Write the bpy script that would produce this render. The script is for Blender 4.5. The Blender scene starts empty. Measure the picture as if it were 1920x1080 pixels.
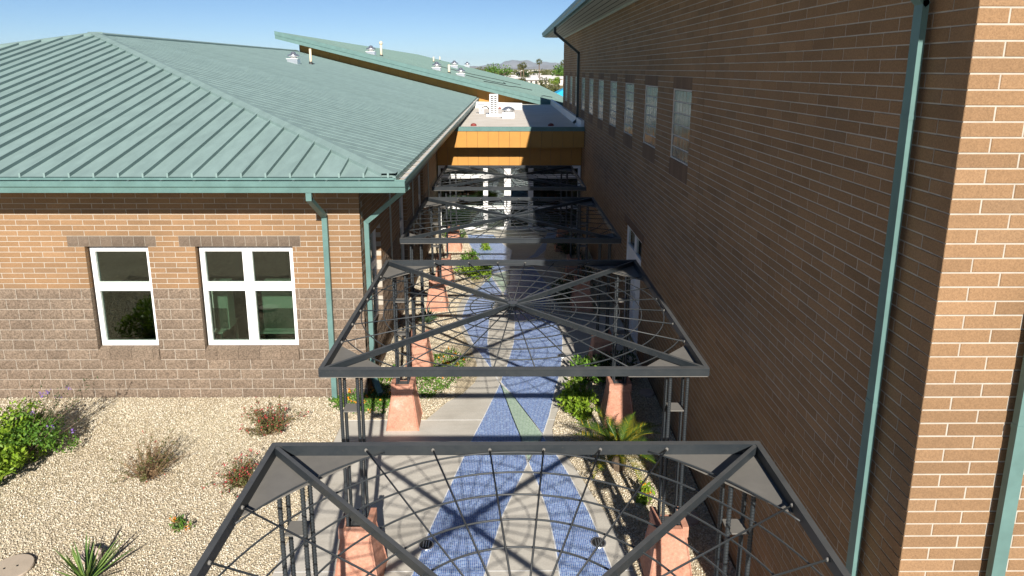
import bpy, math, random
import numpy as np
from mathutils import Matrix, Vector
from mathutils.geometry import tessellate_polygon
random.seed(7); rng = np.random.default_rng(7)
D = bpy.data; SC = bpy.context.scene
COL = SC.collection
R = math.radians

# ------------------------------------------------------------------ camera
F, PITCH, YAW, CY, ROLL, H = 1261.4, .2117, .0095, 399.8, .0019, 6.254
def _axes():
    c, s, cp, sp, cr, sr = math.cos(YAW), math.sin(YAW), math.cos(PITCH), math.sin(PITCH), math.cos(ROLL), math.sin(ROLL)
    r = Vector((c, -s, 0)); f = Vector((s*cp, c*cp, -sp)); u = Vector((s*sp, c*sp, cp))
    return r*cr + u*sr, u*cr - r*sr, f
RT, UP, FW = _axes()
cam = D.objects.new('camera', D.cameras.new('camera')); COL.objects.link(cam); SC.camera = cam
cam.matrix_world = Matrix(((RT.x, UP.x, -FW.x, 0), (RT.y, UP.y, -FW.y, 0), (RT.z, UP.z, -FW.z, H), (0, 0, 0, 1)))
cam.data.sensor_width = 36; cam.data.lens = 36*F/1920; cam.data.shift_y = -(540-CY)/1920
cam.data.clip_start = .05; cam.data.clip_end = 60000
def ray(px, py):
    return RT*((px-960)/F) - UP*((py-CY)/F) + FW
def G(px, py, z=0.):                      # photo pixel -> point on the level z
    d = ray(px, py); t = (z-H)/d.z; return Vector((d.x*t, d.y*t, z))
def PX(p):
    v = Vector(p) - Vector((0, 0, H)); d = max(v.dot(FW), .01)
    return 960 + F*v.dot(RT)/d, CY - F*v.dot(UP)/d

# ------------------------------------------------------------------ sky, sun, exposure
EL, AZ = 29.65, 7.6
W = D.worlds.new('World'); SC.world = W; W.use_nodes = True
nt = W.node_tree; bg = nt.nodes['Background']
sky = nt.nodes.new('ShaderNodeTexSky'); sky.sky_type = 'NISHITA'; sky.sun_disc = False
sky.sun_elevation = R(EL); sky.sun_rotation = R(180-AZ); sky.altitude = 400; sky.air_density = .7; sky.dust_density = 0; sky.ozone_density = 5
nt.links.new(sky.outputs[0], bg.inputs[0]); bg.inputs[1].default_value = .054
sl = D.lights.new('sun', 'SUN'); sl.energy = 5.0; sl.angle = R(.53); sl.color = (1, .935, .85)
sun = D.objects.new('sun', sl); COL.objects.link(sun)
sd = Vector((math.sin(R(AZ))*math.cos(R(EL)), -math.cos(R(AZ))*math.cos(R(EL)), math.sin(R(EL))))
sun.rotation_euler = sd.to_track_quat('Z', 'Y').to_euler(); sun.location = sd*60
SC.view_settings.view_transform = 'Standard'; SC.view_settings.look = 'None'
SC.view_settings.exposure = .78; SC.view_settings.gamma = 1; SC.view_settings.use_curve_mapping = False
SC.render.resolution_x, SC.render.resolution_y = 1024, 576

# ------------------------------------------------------------------ materials
def s2l(r, g, b):
    f = lambda c: ((c/255+.055)/1.055)**2.4 if c > 10 else c/255/12.92
    return (f(r), f(g), f(b), 1)
class Mat:
    def __init__(s, name, col=(.5, .5, .5), rough=.7, metal=0., spec=.5):
        s.m = D.materials.new(name); s.m.use_nodes = True; s.t = s.m.node_tree; s.N = s.t.nodes
        s.b = s.N['Principled BSDF']; s.set(col, rough, metal, spec); s._co = None
    def set(s, col, rough, metal, spec):
        s.b.inputs['Base Color'].default_value = tuple(col[:3]) + (1,)
        s.b.inputs['Roughness'].default_value = rough; s.b.inputs['Metallic'].default_value = metal
        s.b.inputs['Specular IOR Level'].default_value = spec
    def n(s, typ, **k):
        x = s.N.new(typ)
        for a, v in k.items():
            if isinstance(a, str) and hasattr(x, a): setattr(x, a, v)
        return x
    def l(s, a, b): s.t.links.new(a, b)
    def pos(s):
        if not s._co: s._co = s.n('ShaderNodeNewGeometry').outputs['Position']
        return s._co
    def noise(s, scale, detail=3, rough=.6, vec=None, stretch=None):
        x = s.n('ShaderNodeTexNoise'); x.inputs['Scale'].default_value = scale; x.inputs['Detail'].default_value = detail; x.inputs['Roughness'].default_value = rough
        v = vec or s.pos()
        if stretch:
            m = s.n('ShaderNodeMapping'); m.inputs['Scale'].default_value = stretch; s.l(v, m.inputs[0]); v = m.outputs[0]
        s.l(v, x.inputs['Vector']); return x.outputs['Fac']
    def ramp(s, fac, stops):
        x = s.n('ShaderNodeValToRGB'); e = x.color_ramp.elements
        while len(e) < len(stops): e.new(.5)
        for i, (p, c) in enumerate(stops):
            e[i].position = p; e[i].color = tuple(c[:3])+(1,)
        s.l(fac, x.inputs[0]); return x.outputs[0]
    def math(s, op, a, b=None, c=None):
        x = s.n('ShaderNodeMath', operation=op)
        for i, v in enumerate((a, b, c)):
            if v is None: continue
            if isinstance(v, (int, float)): x.inputs[i].default_value = v
            else: s.l(v, x.inputs[i])
        return x.outputs[0]
    def mix(s, fac, a, b, mode='MIX'):
        x = s.n('ShaderNodeMix', data_type='RGBA', blend_type=mode)
        for k, v in ((0, fac), (6, a), (7, b)):
            if isinstance(v, (int, float)): x.inputs[k].default_value = v
            elif isinstance(v, tuple): x.inputs[k].default_value = tuple(v[:3])+(1,)
            else: s.l(v, x.inputs[k])
        return x.outputs[2]
    def col(s, out): s.l(out, s.b.inputs['Base Color']); return s
    def bump(s, h, strength=.3, dist=.01):
        x = s.n('ShaderNodeBump'); x.inputs['Strength'].default_value = strength; x.inputs['Distance'].default_value = dist
        s.l(h, x.inputs['Height']); s.l(x.outputs[0], s.b.inputs['Normal']); return s
    def rnd(s):                                   # one random value for each piece, joined or single
        a = s.n('ShaderNodeAttribute'); a.attribute_name = 'rnd'
        o = s.n('ShaderNodeObjectInfo')
        return s.math('FRACT', s.math('ADD', a.outputs['Fac'], o.outputs['Random']))

def brick_mat(name, stops, speck=.35, bs=.35, fsc=90):
    m = Mat(name, rough=.9, spec=.2)
    c = m.ramp(m.rnd(), stops)
    big = m.noise(.7, 3); fine = m.noise(fsc, 4, .7); pits = m.noise(160, 2)
    c = m.mix(.5, c, m.ramp(big, [(.3, (.36, .36, .37)), (.7, (.60, .58, .57))]), 'OVERLAY')
    c = m.mix(speck, c, m.ramp(fine, [(.35, (.25, .25, .25)), (.65, (.75, .75, .75))]), 'OVERLAY')
    c = m.mix(m.ramp(pits, [(.28, (.55, .55, .55)), (.36, (0, 0, 0))]), c, (.05, .03, .02))
    m.col(c); m.bump(fine, bs, .006); return m.m
M = {}
M['brick'] = brick_mat('tan_brick', [(0, (.215, .133, .072)), (.25, (.266, .163, .087)), (.6, (.253, .155, .082)), (.85, (.292, .181, .098)), (1, (.222, .143, .082))])
M['block'] = brick_mat('split_face_block', [(0, (.172, .130, .095)), (.5, (.195, .150, .110)), (1, (.158, .120, .088))], .9, 1., 38)
M['lintel'] = brick_mat('lintel_block', [(0, (.125, .096, .072)), (1, (.165, .128, .096))], .6, .7)
M['soldier'] = brick_mat('dark_soldier_brick', [(0, (.155, .10, .064)), (1, (.205, .13, .08))])
m = Mat('mortar', rough=.95, spec=.1); m.col(m.ramp(m.noise(9, 4), [(.3, (.37, .335, .28)), (.7, (.46, .42, .36))])); m.bump(m.noise(120, 2), .3, .004); M['mortar'] = m.m
def metal_roof(name, a, b):
    m = Mat(name, rough=.65, spec=.04)
    n1 = m.noise(.35, 4, .6); n2 = m.noise(5, 3, .6, stretch=(1, .25, 1))
    c = m.mix(n1, a, b)
    c = m.mix(.32, c, m.ramp(n2, [(.3, (.35, .36, .36)), (.7, (.65, .65, .64))]), 'OVERLAY')
    c = m.mix(.12, c, m.ramp(m.rnd(), [(0, (.3, .3, .3)), (1, (.7, .7, .7))]), 'OVERLAY')
    spots = m.noise(26, 1)
    c = m.mix(m.ramp(spots, [(.80, (0, 0, 0)), (.83, (.6, .6, .6))]), c, (.55, .58, .56))
    m.col(c); m.l(m.ramp(n2, [(.2, (.55,)*3), (.8, (.72,)*3)]), m.b.inputs['Roughness']); m.bump(m.noise(.9, 2), .12, .02); return m.m
M['roof'] = metal_roof('teal_roof', (.195, .278, .264), (.214, .298, .287))
M['roof2'] = metal_roof('weathered_teal_roof', (.13, .20, .185), (.16, .235, .215))
def paint(name, col, rough=.45, var=.15, spec=.5, sc=3):
    m = Mat(name, rough=rough, spec=spec)
    m.col(m.mix(var, tuple(col), m.ramp(m.noise(sc, 5, .65), [(.3, (.3,)*3), (.7, (.7,)*3)]), 'OVERLAY')); return m.m
M['teal'] = paint('teal_paint', (.108, .195, .182), .45, .35, .3)
M['white'] = paint('white_paint', (.78, .78, .77), .5, .06)
M['offwhite'] = paint('offwhite_membrane', (.62, .57, .50), .8, .3, .2, 1.2)
M['soffit'] = paint('soffit', (.42, .44, .39), .7, .1)
M['orange'] = paint('orange_panel', (.44, .215, .043), .55, .18, .4, 2)
M['alu'] = Mat('aluminium', (.72, .73, .74), .3, .9).m
M['cream'] = paint('cream_pipe', (.68, .58, .40), .6, .15)
M['blackpaint'] = paint('dark_green_paint', (.035, .05, .05), .4, .2)
m = Mat('dark_steel', rough=.48, spec=.45)
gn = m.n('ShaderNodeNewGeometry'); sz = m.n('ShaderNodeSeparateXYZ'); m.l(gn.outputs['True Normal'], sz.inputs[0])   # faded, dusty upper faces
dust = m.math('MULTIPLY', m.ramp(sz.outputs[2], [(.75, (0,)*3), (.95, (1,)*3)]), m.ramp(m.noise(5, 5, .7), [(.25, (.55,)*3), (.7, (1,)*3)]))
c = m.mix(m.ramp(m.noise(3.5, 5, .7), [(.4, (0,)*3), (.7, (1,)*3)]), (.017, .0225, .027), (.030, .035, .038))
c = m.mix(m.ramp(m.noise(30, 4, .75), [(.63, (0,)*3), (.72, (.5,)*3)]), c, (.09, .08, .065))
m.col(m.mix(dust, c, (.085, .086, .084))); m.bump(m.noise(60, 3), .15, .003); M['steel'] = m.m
m = Mat('dusty_steel_plate', rough=.7, spec=.3)
m.col(m.mix(m.noise(4, 5, .7), (.12, .115, .105), (.20, .19, .17))); M['plate'] = m.m
m = Mat('terracotta_concrete', rough=.85, spec=.2)
n1 = m.noise(3.2, 5, .65); n2 = m.noise(30, 4, .7)
c = m.ramp(n1, [(.28, (.33, .15, .10)), (.45, (.44, .215, .145)), (.6, (.47, .245, .17)), (.66, (.52, .31, .235)), (.8, (.55, .36, .29))])
c = m.mix(.45, c, m.ramp(n2, [(.3, (.25,)*3), (.7, (.72,)*3)]), 'OVERLAY')
c = m.mix(m.ramp(m.noise(9, 6, .75), [(.55, (0,)*3), (.75, (.55,)*3)]), c, (.50, .40, .33))
m.col(c); m.bump(n2, .5, .006); M['terracotta'] = m.m
m = Mat('concrete', rough=.88, spec=.25)
n1 = m.noise(.9, 6, .62); n2 = m.noise(40, 4, .7); n3 = m.noise(3, 4, .7, stretch=(.4, 2.2, 1))
c = m.ramp(n1, [(.3, (.39, .365, .315)), (.55, (.475, .45, .395)), (.75, (.54, .515, .46))])
c = m.mix(.35, c, m.ramp(n2, [(.3, (.36,)*3), (.7, (.64,)*3)]), 'OVERLAY')
c = m.mix(.25, c, m.ramp(n3, [(.3, (.36,)*3), (.7, (.62,)*3)]), 'OVERLAY')
m.col(c); m.bump(n2, .15, .003); M['concrete'] = m.m
m = Mat('white_grout', rough=.8); m.col(m.ramp(m.noise(12, 3), [(.3, (.55, .55, .53)), (.7, (.72, .72, .70))])); M['edging'] = m.m
def tile_mat(name, stops):
    m = Mat(name, rough=.35, spec=.5)
    sx = m.n('ShaderNodeSeparateXYZ'); m.l(m.pos(), sx.inputs[0])
    P = .026
    fx = m.math('MULTIPLY', sx.outputs[0], 1/P); fy = m.math('MULTIPLY', sx.outputs[1], 1/P)
    cx = m.math('FLOOR', fx); cyy = m.math('FLOOR', fy)
    cmb = m.n('ShaderNodeCombineXYZ'); m.l(cx, cmb.inputs[0]); m.l(cyy, cmb.inputs[1])
    wn = m.n('ShaderNodeTexWhiteNoise', noise_dimensions='2D'); m.l(cmb.outputs[0], wn.inputs[0])
    gx = m.math('ABSOLUTE', m.math('SUBTRACT', m.math('FRACT', fx), .5)); gy = m.math('ABSOLUTE', m.math('SUBTRACT', m.math('FRACT', fy), .5))
    grout = m.math('GREATER_THAN', m.math('MAXIMUM', gx, gy), .425)
    c = m.ramp(wn.outputs[0], stops)
    c = m.mix(.4, c, m.ramp(m.noise(1.3, 4), [(.3, (.40,)*3), (.7, (.62,)*3)]), 'OVERLAY')
    c = m.mix(grout, c, (.58, .63, .66)); m.col(c)
    m.l(m.math('MULTIPLY_ADD', grout, .5, .3), m.b.inputs['Roughness'])
    m.bump(m.math('SUBTRACT', 1., grout), .4, .002); return m.m
M['bluetile'] = tile_mat('blue_mosaic', [(0, (.025, .075, .28)), (.35, (.065, .155, .43)), (.6, (.042, .115, .36)), (.85, (.14, .255, .53)), (1, (.22, .35, .59))])
M['greentile'] = tile_mat('green_mosaic', [(0, (.16, .27, .15)), (.5, (.22, .34, .20)), (1, (.30, .42, .27))])
m = Mat('gravel_bed', rough=.95, spec=.15)
v = m.n('ShaderNodeTexVoronoi'); v.inputs['Scale'].default_value = 34; m.l(m.pos(), v.inputs['Vector'])
c = m.mix(.7, m.ramp(m.noise(.8, 4), [(.3, (.40, .33, .22)), (.7, (.52, .45, .32))]), m.ramp(v.outputs['Color'], [(.1, (.25,)*3), (.9, (.75,)*3)]), 'OVERLAY')
m.col(c); m.bump(v.outputs['Distance'], .8, .02); M['gravelbed'] = m.m
m = Mat('gravel_stone', rough=.9, spec=.2)
m.col(m.mix(.5, m.ramp(m.rnd(), [(0, (.30, .25, .18)), (.25, (.52, .46, .35)), (.6, (.66, .60, .48)), (.85, (.76, .71, .60)), (1, (.40, .33, .24))]), m.ramp(m.noise(.55, 4), [(.3, (.40, .38, .36)), (.7, (.6, .6, .58))]), 'OVERLAY')); M['gravel'] = m.m
m = Mat('desert', rough=.95, spec=.1)
m.col(m.mix(m.ramp(m.noise(.012, 5, .7), [(.42, (0,)*3), (.6, (1,)*3)]), m.ramp(m.noise(.06, 5), [(.3, (.36, .28, .17)), (.7, (.47, .38, .25))]), m.ramp(m.noise(.03, 6, .75), [(.35, (.10, .11, .06)), (.65, (.34, .27, .18))]))); M['desert'] = m.m
m = Mat('mountain', rough=1, spec=0); m.col(m.ramp(m.noise(.004, 6, .7), [(.3, (.19, .18, .175)), (.7, (.30, .275, .255))])); M['mountain'] = m.m
def leaf_mat(name, stops, rough=.5, trans=.25):
    m = Mat(name, rough=rough, spec=.35)
    c = m.ramp(m.rnd(), stops); m.col(c)
    tr = m.n('ShaderNodeBsdfTranslucent'); mx = m.n('ShaderNodeMixShader'); mx.inputs[0].default_value = trans
    m.l(c, tr.inputs[0]); m.l(m.b.outputs[0], mx.inputs[1]); m.l(tr.outputs[0], mx.inputs[2])
    m.l(mx.outputs[0], m.N['Material Output'].inputs[0]); return m.m
M['leaf'] = leaf_mat('green_leaf', [(0, (.045, .11, .015)), (.5, (.095, .21, .025)), (1, (.17, .29, .04))])
M['leaflime'] = leaf_mat('lime_leaf', [(0, (.09, .17, .012)), (.5, (.19, .31, .02)), (1, (.29, .40, .045))])
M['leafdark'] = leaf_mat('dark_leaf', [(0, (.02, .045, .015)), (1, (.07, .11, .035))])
M['leafolive'] = leaf_mat('olive_leaf', [(0, (.06, .08, .02)), (.5, (.11, .12, .035)), (1, (.17, .16, .06))])
M['drytwig'] = leaf_mat('dry_twig', [(0, (.12, .07, .035)), (.6, (.24, .15, .08)), (1, (.33, .22, .12))], .8, .1)
M['redflower'] = leaf_mat('red_flower', [(0, (.38, .02, .03)), (1, (.55, .08, .09))])
M['orangeflower'] = leaf_mat('orange_flower', [(0, (.65, .16, .01)), (1, (.75, .38, .03))])
M['purpleflower'] = leaf_mat('purple_flower', [(0, (.20, .11, .42)), (1, (.34, .22, .55))])
M['palm'] = leaf_mat('sago_leaflet', [(0, (.035, .085, .015)), (.55, (.09, .16, .02)), (.8, (.24, .26, .02)), (1, (.46, .36, .03))], .4)
M['agave'] = leaf_mat('agave_leaf', [(0, (.05, .11, .05)), (1, (.13, .20, .10))], .45, .1)
M['yucca'] = leaf_mat('yucca_leaf', [(0, (.07, .14, .03)), (.6, (.15, .24, .05)), (1, (.26, .30, .10))], .45, .15)
M['bark'] = Mat('bark', (.14, .10, .065), .9).m
M['rock'] = paint('rock', (.40, .32, .27), .9, .4, .2, 9)
M['lid'] = paint('tan_lid', (.42, .35, .27), .8, .2, .2, 6)
M['asphalt'] = Mat('asphalt', (.05, .05, .05), .9).m
M['housewall'] = paint('house_wall', (.62, .58, .52), .8)
M['houseroof'] = paint('house_roof', (.66, .63, .60), .8)
M['turq'] = Mat('turquoise_fabric', (.03, .42, .66), .6).m
M['dark'] = Mat('dark_interior', (.035, .035, .033), .9).m
M['interior'] = Mat('interior_wall', (.16, .16, .15), .9).m
M['desk'] = Mat('pale_furniture', (.72, .74, .70), .6).m
M['rubber'] = Mat('black_rubber', (.02, .02, .02), .6).m
M['reddrain'] = Mat('red_drain_dome', (.20, .03, .025), .6).m
def glass_mat(name, tint, base=.02):
    m = Mat(name); N = m.N
    tr = m.n('ShaderNodeBsdfTransparent'); tr.inputs[0].default_value = tuple(tint)+(1,)
    gl = m.n('ShaderNodeBsdfGlossy'); gl.inputs['Roughness'].default_value = .015; gl.inputs[0].default_value = (.95, 1, .97, 1)
    fr = m.n('ShaderNodeFresnel'); fr.inputs[0].default_value = 1.5
    bp = m.n('ShaderNodeBump'); bp.inputs['Strength'].default_value = .03; bp.inputs['Distance'].default_value = .05
    m.l(m.noise(1.6, 2), bp.inputs['Height']); m.l(bp.outputs[0], gl.inputs['Normal'])
    mx = m.n('ShaderNodeMixShader'); m.l(m.math('MULTIPLY_ADD', fr.outputs[0], 1.3, base), mx.inputs[0]); m.l(tr.outputs[0], mx.inputs[1]); m.l(gl.outputs[0], mx.inputs[2])
    m.l(mx.outputs[0], N['Material Output'].inputs[0]); N.remove(m.b); return m.m
M['glass'] = glass_mat('tinted_glass', (.50, .60, .53), .04)
m = Mat('glass_block', (.10, .15, .145), .04, 0, .5); m.b.inputs['IOR'].default_value = 2.3
w = m.n('ShaderNodeTexWave', wave_type='BANDS', bands_direction='Y'); w.inputs['Scale'].default_value = 9; w.inputs['Distortion'].default_value = 2.2; w.inputs['Detail'].default_value = 1.5; m.l(m.pos(), w.inputs[0])
m.bump(w.outputs['Fac'], .25, .008); M['gblock'] = m.m

# ------------------------------------------------------------------ mesh helpers
BOXF = [(0, 3, 2, 1), (4, 5, 6, 7), (0, 1, 5, 4), (1, 2, 6, 5), (2, 3, 7, 6), (3, 0, 4, 7)]
class MB:
    def __init__(s): s.v = []; s.f = []; s.r = []
    def add(s, vs, fs, r=None):
        o = len(s.v); s.v += [tuple(p) for p in vs]; s.f += [tuple(i+o for i in f) for f in fs]
        s.r += [(random.random() if r is None else r)]*len(fs); return s
    def box(s, a, b, r=None):
        (x0, y0, z0), (x1, y1, z1) = a, b
        return s.add([(x0, y0, z0), (x1, y0, z0), (x1, y1, z0), (x0, y1, z0), (x0, y0, z1), (x1, y0, z1), (x1, y1, z1), (x0, y1, z1)], BOXF, r)
    def hexa(s, lo, hi, r=None): return s.add(list(lo)+list(hi), BOXF, r)
    def beam(s, a, b, w, h, r=None, up=(0, 0, 1)):
        a, b = Vector(a), Vector(b); d = (b-a).normalized(); sd_ = d.cross(Vector(up))
        if sd_.length < 1e-4: sd_ = d.cross(Vector((0, 1, 0)))
        sd_.normalize(); u = sd_.cross(d).normalized(); sd_ *= w/2; u *= h/2
        q = lambda p: [p-sd_-u, p+sd_-u, p+sd_+u, p-sd_+u]
        return s.add(q(a)+q(b), [(0, 1, 2, 3)[::-1], (4, 5, 6, 7)[::-1][::-1], (0, 1, 5, 4), (1, 2, 6, 5), (2, 3, 7, 6), (3, 0, 4, 7)], r)
    def tube(s, pts, r, n=6, cap=True, rr=None):
        pts = [Vector(p) for p in pts]; vs = []; L = len(pts); rad = r if isinstance(r, (list, tuple)) else [r]*L
        for i, p in enumerate(pts):
            d = (pts[min(i+1, L-1)]-pts[max(i-1, 0)]).normalized()
            a = d.cross(Vector((0, 0, 1)) if abs(d.z) < .9 else Vector((1, 0, 0))).normalized(); b = d.cross(a)
            vs += [p + (a*math.cos(2*math.pi*k/n)+b*math.sin(2*math.pi*k/n))*rad[i] for k in range(n)]
        fs = [(i*n+k, i*n+(k+1) % n, (i+1)*n+(k+1) % n, (i+1)*n+k) for i in range(L-1) for k in range(n)]
        if cap: fs += [tuple(range(n))[::-1], tuple(range((L-1)*n, L*n))]
        return s.add(vs, fs, rr)
    def lathe(s, prof, c=(0, 0, 0), n=20, r=None):
        vs = [(c[0]+q*math.cos(2*math.pi*k/n), c[1]+q*math.sin(2*math.pi*k/n), c[2]+z) for q, z in prof for k in range(n)]
        fs = [(i*n+k, i*n+(k+1) % n, (i+1)*n+(k+1) % n, (i+1)*n+k) for i in range(len(prof)-1) for k in range(n)]
        fs += [tuple(range(n))[::-1], tuple(range((len(prof)-1)*n, len(prof)*n))]
        return s.add(vs, fs, r)
    def poly(s, pts, z, thick=0, r=None):
        t = tessellate_polygon([[Vector((p[0], p[1], 0)) for p in pts]])
        fs = []
        for a, b, c in t:
            n = (Vector(pts[b][:2])-Vector(pts[a][:2])).cross(Vector(pts[c][:2])-Vector(pts[a][:2]))
            fs.append((a, b, c) if n > 0 else (a, c, b))
        vs = [(p[0], p[1], z) for p in pts]
        if thick:
            k = len(pts); vs += [(p[0], p[1], z-thick) for p in pts]; fs += [(i, (i+1) % k, k+(i+1) % k, k+i) for i in range(k)]
        return s.add(vs, fs, r)
    def mesh(s, name, mat, smooth=False):
        me = D.meshes.new(name); me.from_pydata(s.v, [], s.f)
        at = me.attributes.new('rnd', 'FLOAT', 'FACE'); at.data.foreach_set('value', s.r)
        me.materials.append(M[mat] if isinstance(mat, str) else mat)
        if smooth: me.polygons.foreach_set('use_smooth', [True]*len(me.polygons))
        return me
    def build(s, name, mat, parent=None, smooth=False):
        return link(name, s.mesh(name, mat, smooth), parent)
def link(name, me, parent=None, local=False):
    o = D.objects.new(name, me); COL.objects.link(o)
    if parent is not None:
        o.parent = parent
        if not local: o.matrix_parent_inverse = WM[parent.name].inverted()
        WM[o.name] = Matrix.Identity(4)
    else: WM[o.name] = Matrix.Identity(4)
    return o
WM = {}
def thing(name, label, cat, loc=(0, 0, 0), group=None):
    o = D.objects.new(name, None); COL.objects.link(o); o.location = loc; o.empty_display_size = .2
    WM[o.name] = Matrix.Translation(Vector(loc)); return tag(o, label, cat, group)
def tag(o, label, cat, group=None):
    o['label'] = label; o['category'] = cat
    if group: o['group'] = group
    return o
def struct(o): o['kind'] = 'structure'; return o
def stuff(o): o['kind'] = 'stuff'; return o
def npmesh(name, V, Fq, mat, rnd=None):           # numpy mesh, faces all of one size
    me = D.meshes.new(name); k = Fq.shape[1]
    me.vertices.add(len(V)); me.vertices.foreach_set('co', V.astype(np.float32).ravel())
    me.loops.add(Fq.size); me.loops.foreach_set('vertex_index', Fq.astype(np.int32).ravel())
    me.polygons.add(len(Fq)); me.polygons.foreach_set('loop_start', np.arange(0, Fq.size, k, dtype=np.int32))
    if rnd is not None:
        at = me.attributes.new('rnd', 'FLOAT', 'FACE'); at.data.foreach_set('value', rnd.astype(np.float32))
    me.materials.append(M[mat]); me.update(calc_edges=True); me.validate(); return me

# ------------------------------------------------------------------ ground, path, mosaic
g_ = MB().box((-12500, -400, -1), (12500, 14500, -.035)).build('ground', 'desert'); struct(g_)
YL, XL, XW, YC = 12.07, -2.68, 2.948, 4.34        # left facade, left side wall, right wall, right near corner
path = MB().box((-2.95, -6, -.3), (2.93, 26.0, 0)).build('concrete_path', 'concrete'); struct(path)
yard_pts = [(-34, -14), (-2.95, -14), (-2.95, 11.2), (-1.3, 11.2)]
lb = [(795, 800), (840, 752), (865, 740), (890, 717), (897, 702), (893, 680), (883, 655), (867, 625), (857, 600), (857, 580), (866, 562), (885, 543), (905, 528), (912, 515), (905, 500), (895, 485), (882, 465), (877, 450)]
left_edge = [tuple(G(*p)[:2]) for p in lb]
yard_pts = yard_pts[:3] + [(-1.45, 11.2)] + left_edge[1:] + [(-1.5, 25.2), (-2.66, 25.2), (-2.66, 12.05), (-34, 12.05)]
yard = MB().poly(yard_pts, .012, .2).build('gravel_yard', 'gravelbed'); struct(yard)
rb = [(1160, 1010), (1135, 960), (1113, 931), (1083, 885), (1056, 846), (1037, 821), (1036, 803), (1059, 729), (1068, 702), (1074, 690)]
right_edge = [tuple(G(*p)[:2]) for p in rb]
bed_pts = [(2.92, -6), (2.92, right_edge[-1][1])] + right_edge[::-1] + [(1.75, 6.6), (1.95, 4.5), (2.0, -6)]
bed = MB().poly(bed_pts, .012, .2).build('gravel_bed', 'gravelbed'); struct(bed)
bed2_pts = [(1.55, 16.6), (2.92, 16.6), (2.92, 24.6), (1.6, 24.6), (1.3, 22), (1.75, 20), (1.3, 18)]
bed2 = MB().poly(bed2_pts, .012, .2).build('gravel_bed', 'gravelbed'); struct(bed2)

BLUE = [
 [(938, 719), (908, 780), (885.5, 823), (874, 847), (798, 1010), (785, 1047), (740, 1160), (886, 1160), (910, 1074), (927, 1016), (944, 963), (989, 871), (984, 847), (976, 819), (960, 780), (946.5, 743)],
 [(939, 717), (943, 702), (950, 687), (963, 643), (965, 600), (962, 575), (990, 575), (1020, 588), (1042, 607), (1055, 630), (1054, 667), (1052, 687), (1049, 703), (1038, 743), (1030, 780), (1018, 815), (991, 780), (960, 740)],
 [(1018, 817), (1012, 828), (1001, 847), (991, 867), (1010, 913), (1027, 963), (1040, 1019), (1049, 1080), (1060, 1160), (1186, 1160), (1150, 1075), (1144, 1058), (1119, 995), (1105, 963), (1069, 894), (1042, 851), (1023, 826)],
 [(937, 719), (917, 687), (888, 647), (868, 608), (866, 595), (868, 588), (872, 573), (882, 553), (904, 535), (921, 519), (942, 550), (925, 575), (917.5, 600), (914, 643), (922, 687)],
 [(944, 551), (956, 530), (955, 508), (1000, 500), (1035, 545), (1018, 586), (990, 573), (962, 573)],
 [(877, 440), (879, 456), (892, 477), (910, 498), (922, 514), (955, 507), (960, 470), (935, 452), (925, 440)],
 [(1008, 482), (1032, 462), (1046, 436), (1026, 437), (1018, 455), (1000, 478), (985, 486)],
]
GREEN = [
 [(938, 719), (946.5, 743), (960, 780), (976, 819), (984, 847), (990, 867), (1001, 847), (1012, 828), (1018, 816), (991, 780), (960, 740)],
 [(922, 516), (955, 508), (956, 529), (943, 550)],
]
def band(pp, mat, name, lab):
    pts = [tuple(G(*p)[:2]) for p in pp]
    o = MB().poly(pts, .004).build(name, mat, path); o['label'] = lab
    e = MB(); k = len(pts)
    for i in range(k):
        a, b = pts[i], pts[(i+1) % k]
        e.beam((*a, .0045), (*b, .0045), .016, .006)
    e.build('edge_strip', 'edging', o)
for pp in BLUE: band(pp, 'bluetile', 'mosaic_band', 'blue mosaic tile band set in the path')
for pp in GREEN: band(pp, 'greentile', 'mosaic_band', 'green mosaic tile wedge set in the path')
# score joints of the slab
jm = MB()
for yj in (7.42, 11.19, 13.3, 16.3, 19.2, 22.2): jm.box((-2.94, yj-.006, -.002), (2.9, yj+.006, .0022))
jm.build('slab_joint', M['edging'], path)

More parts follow.
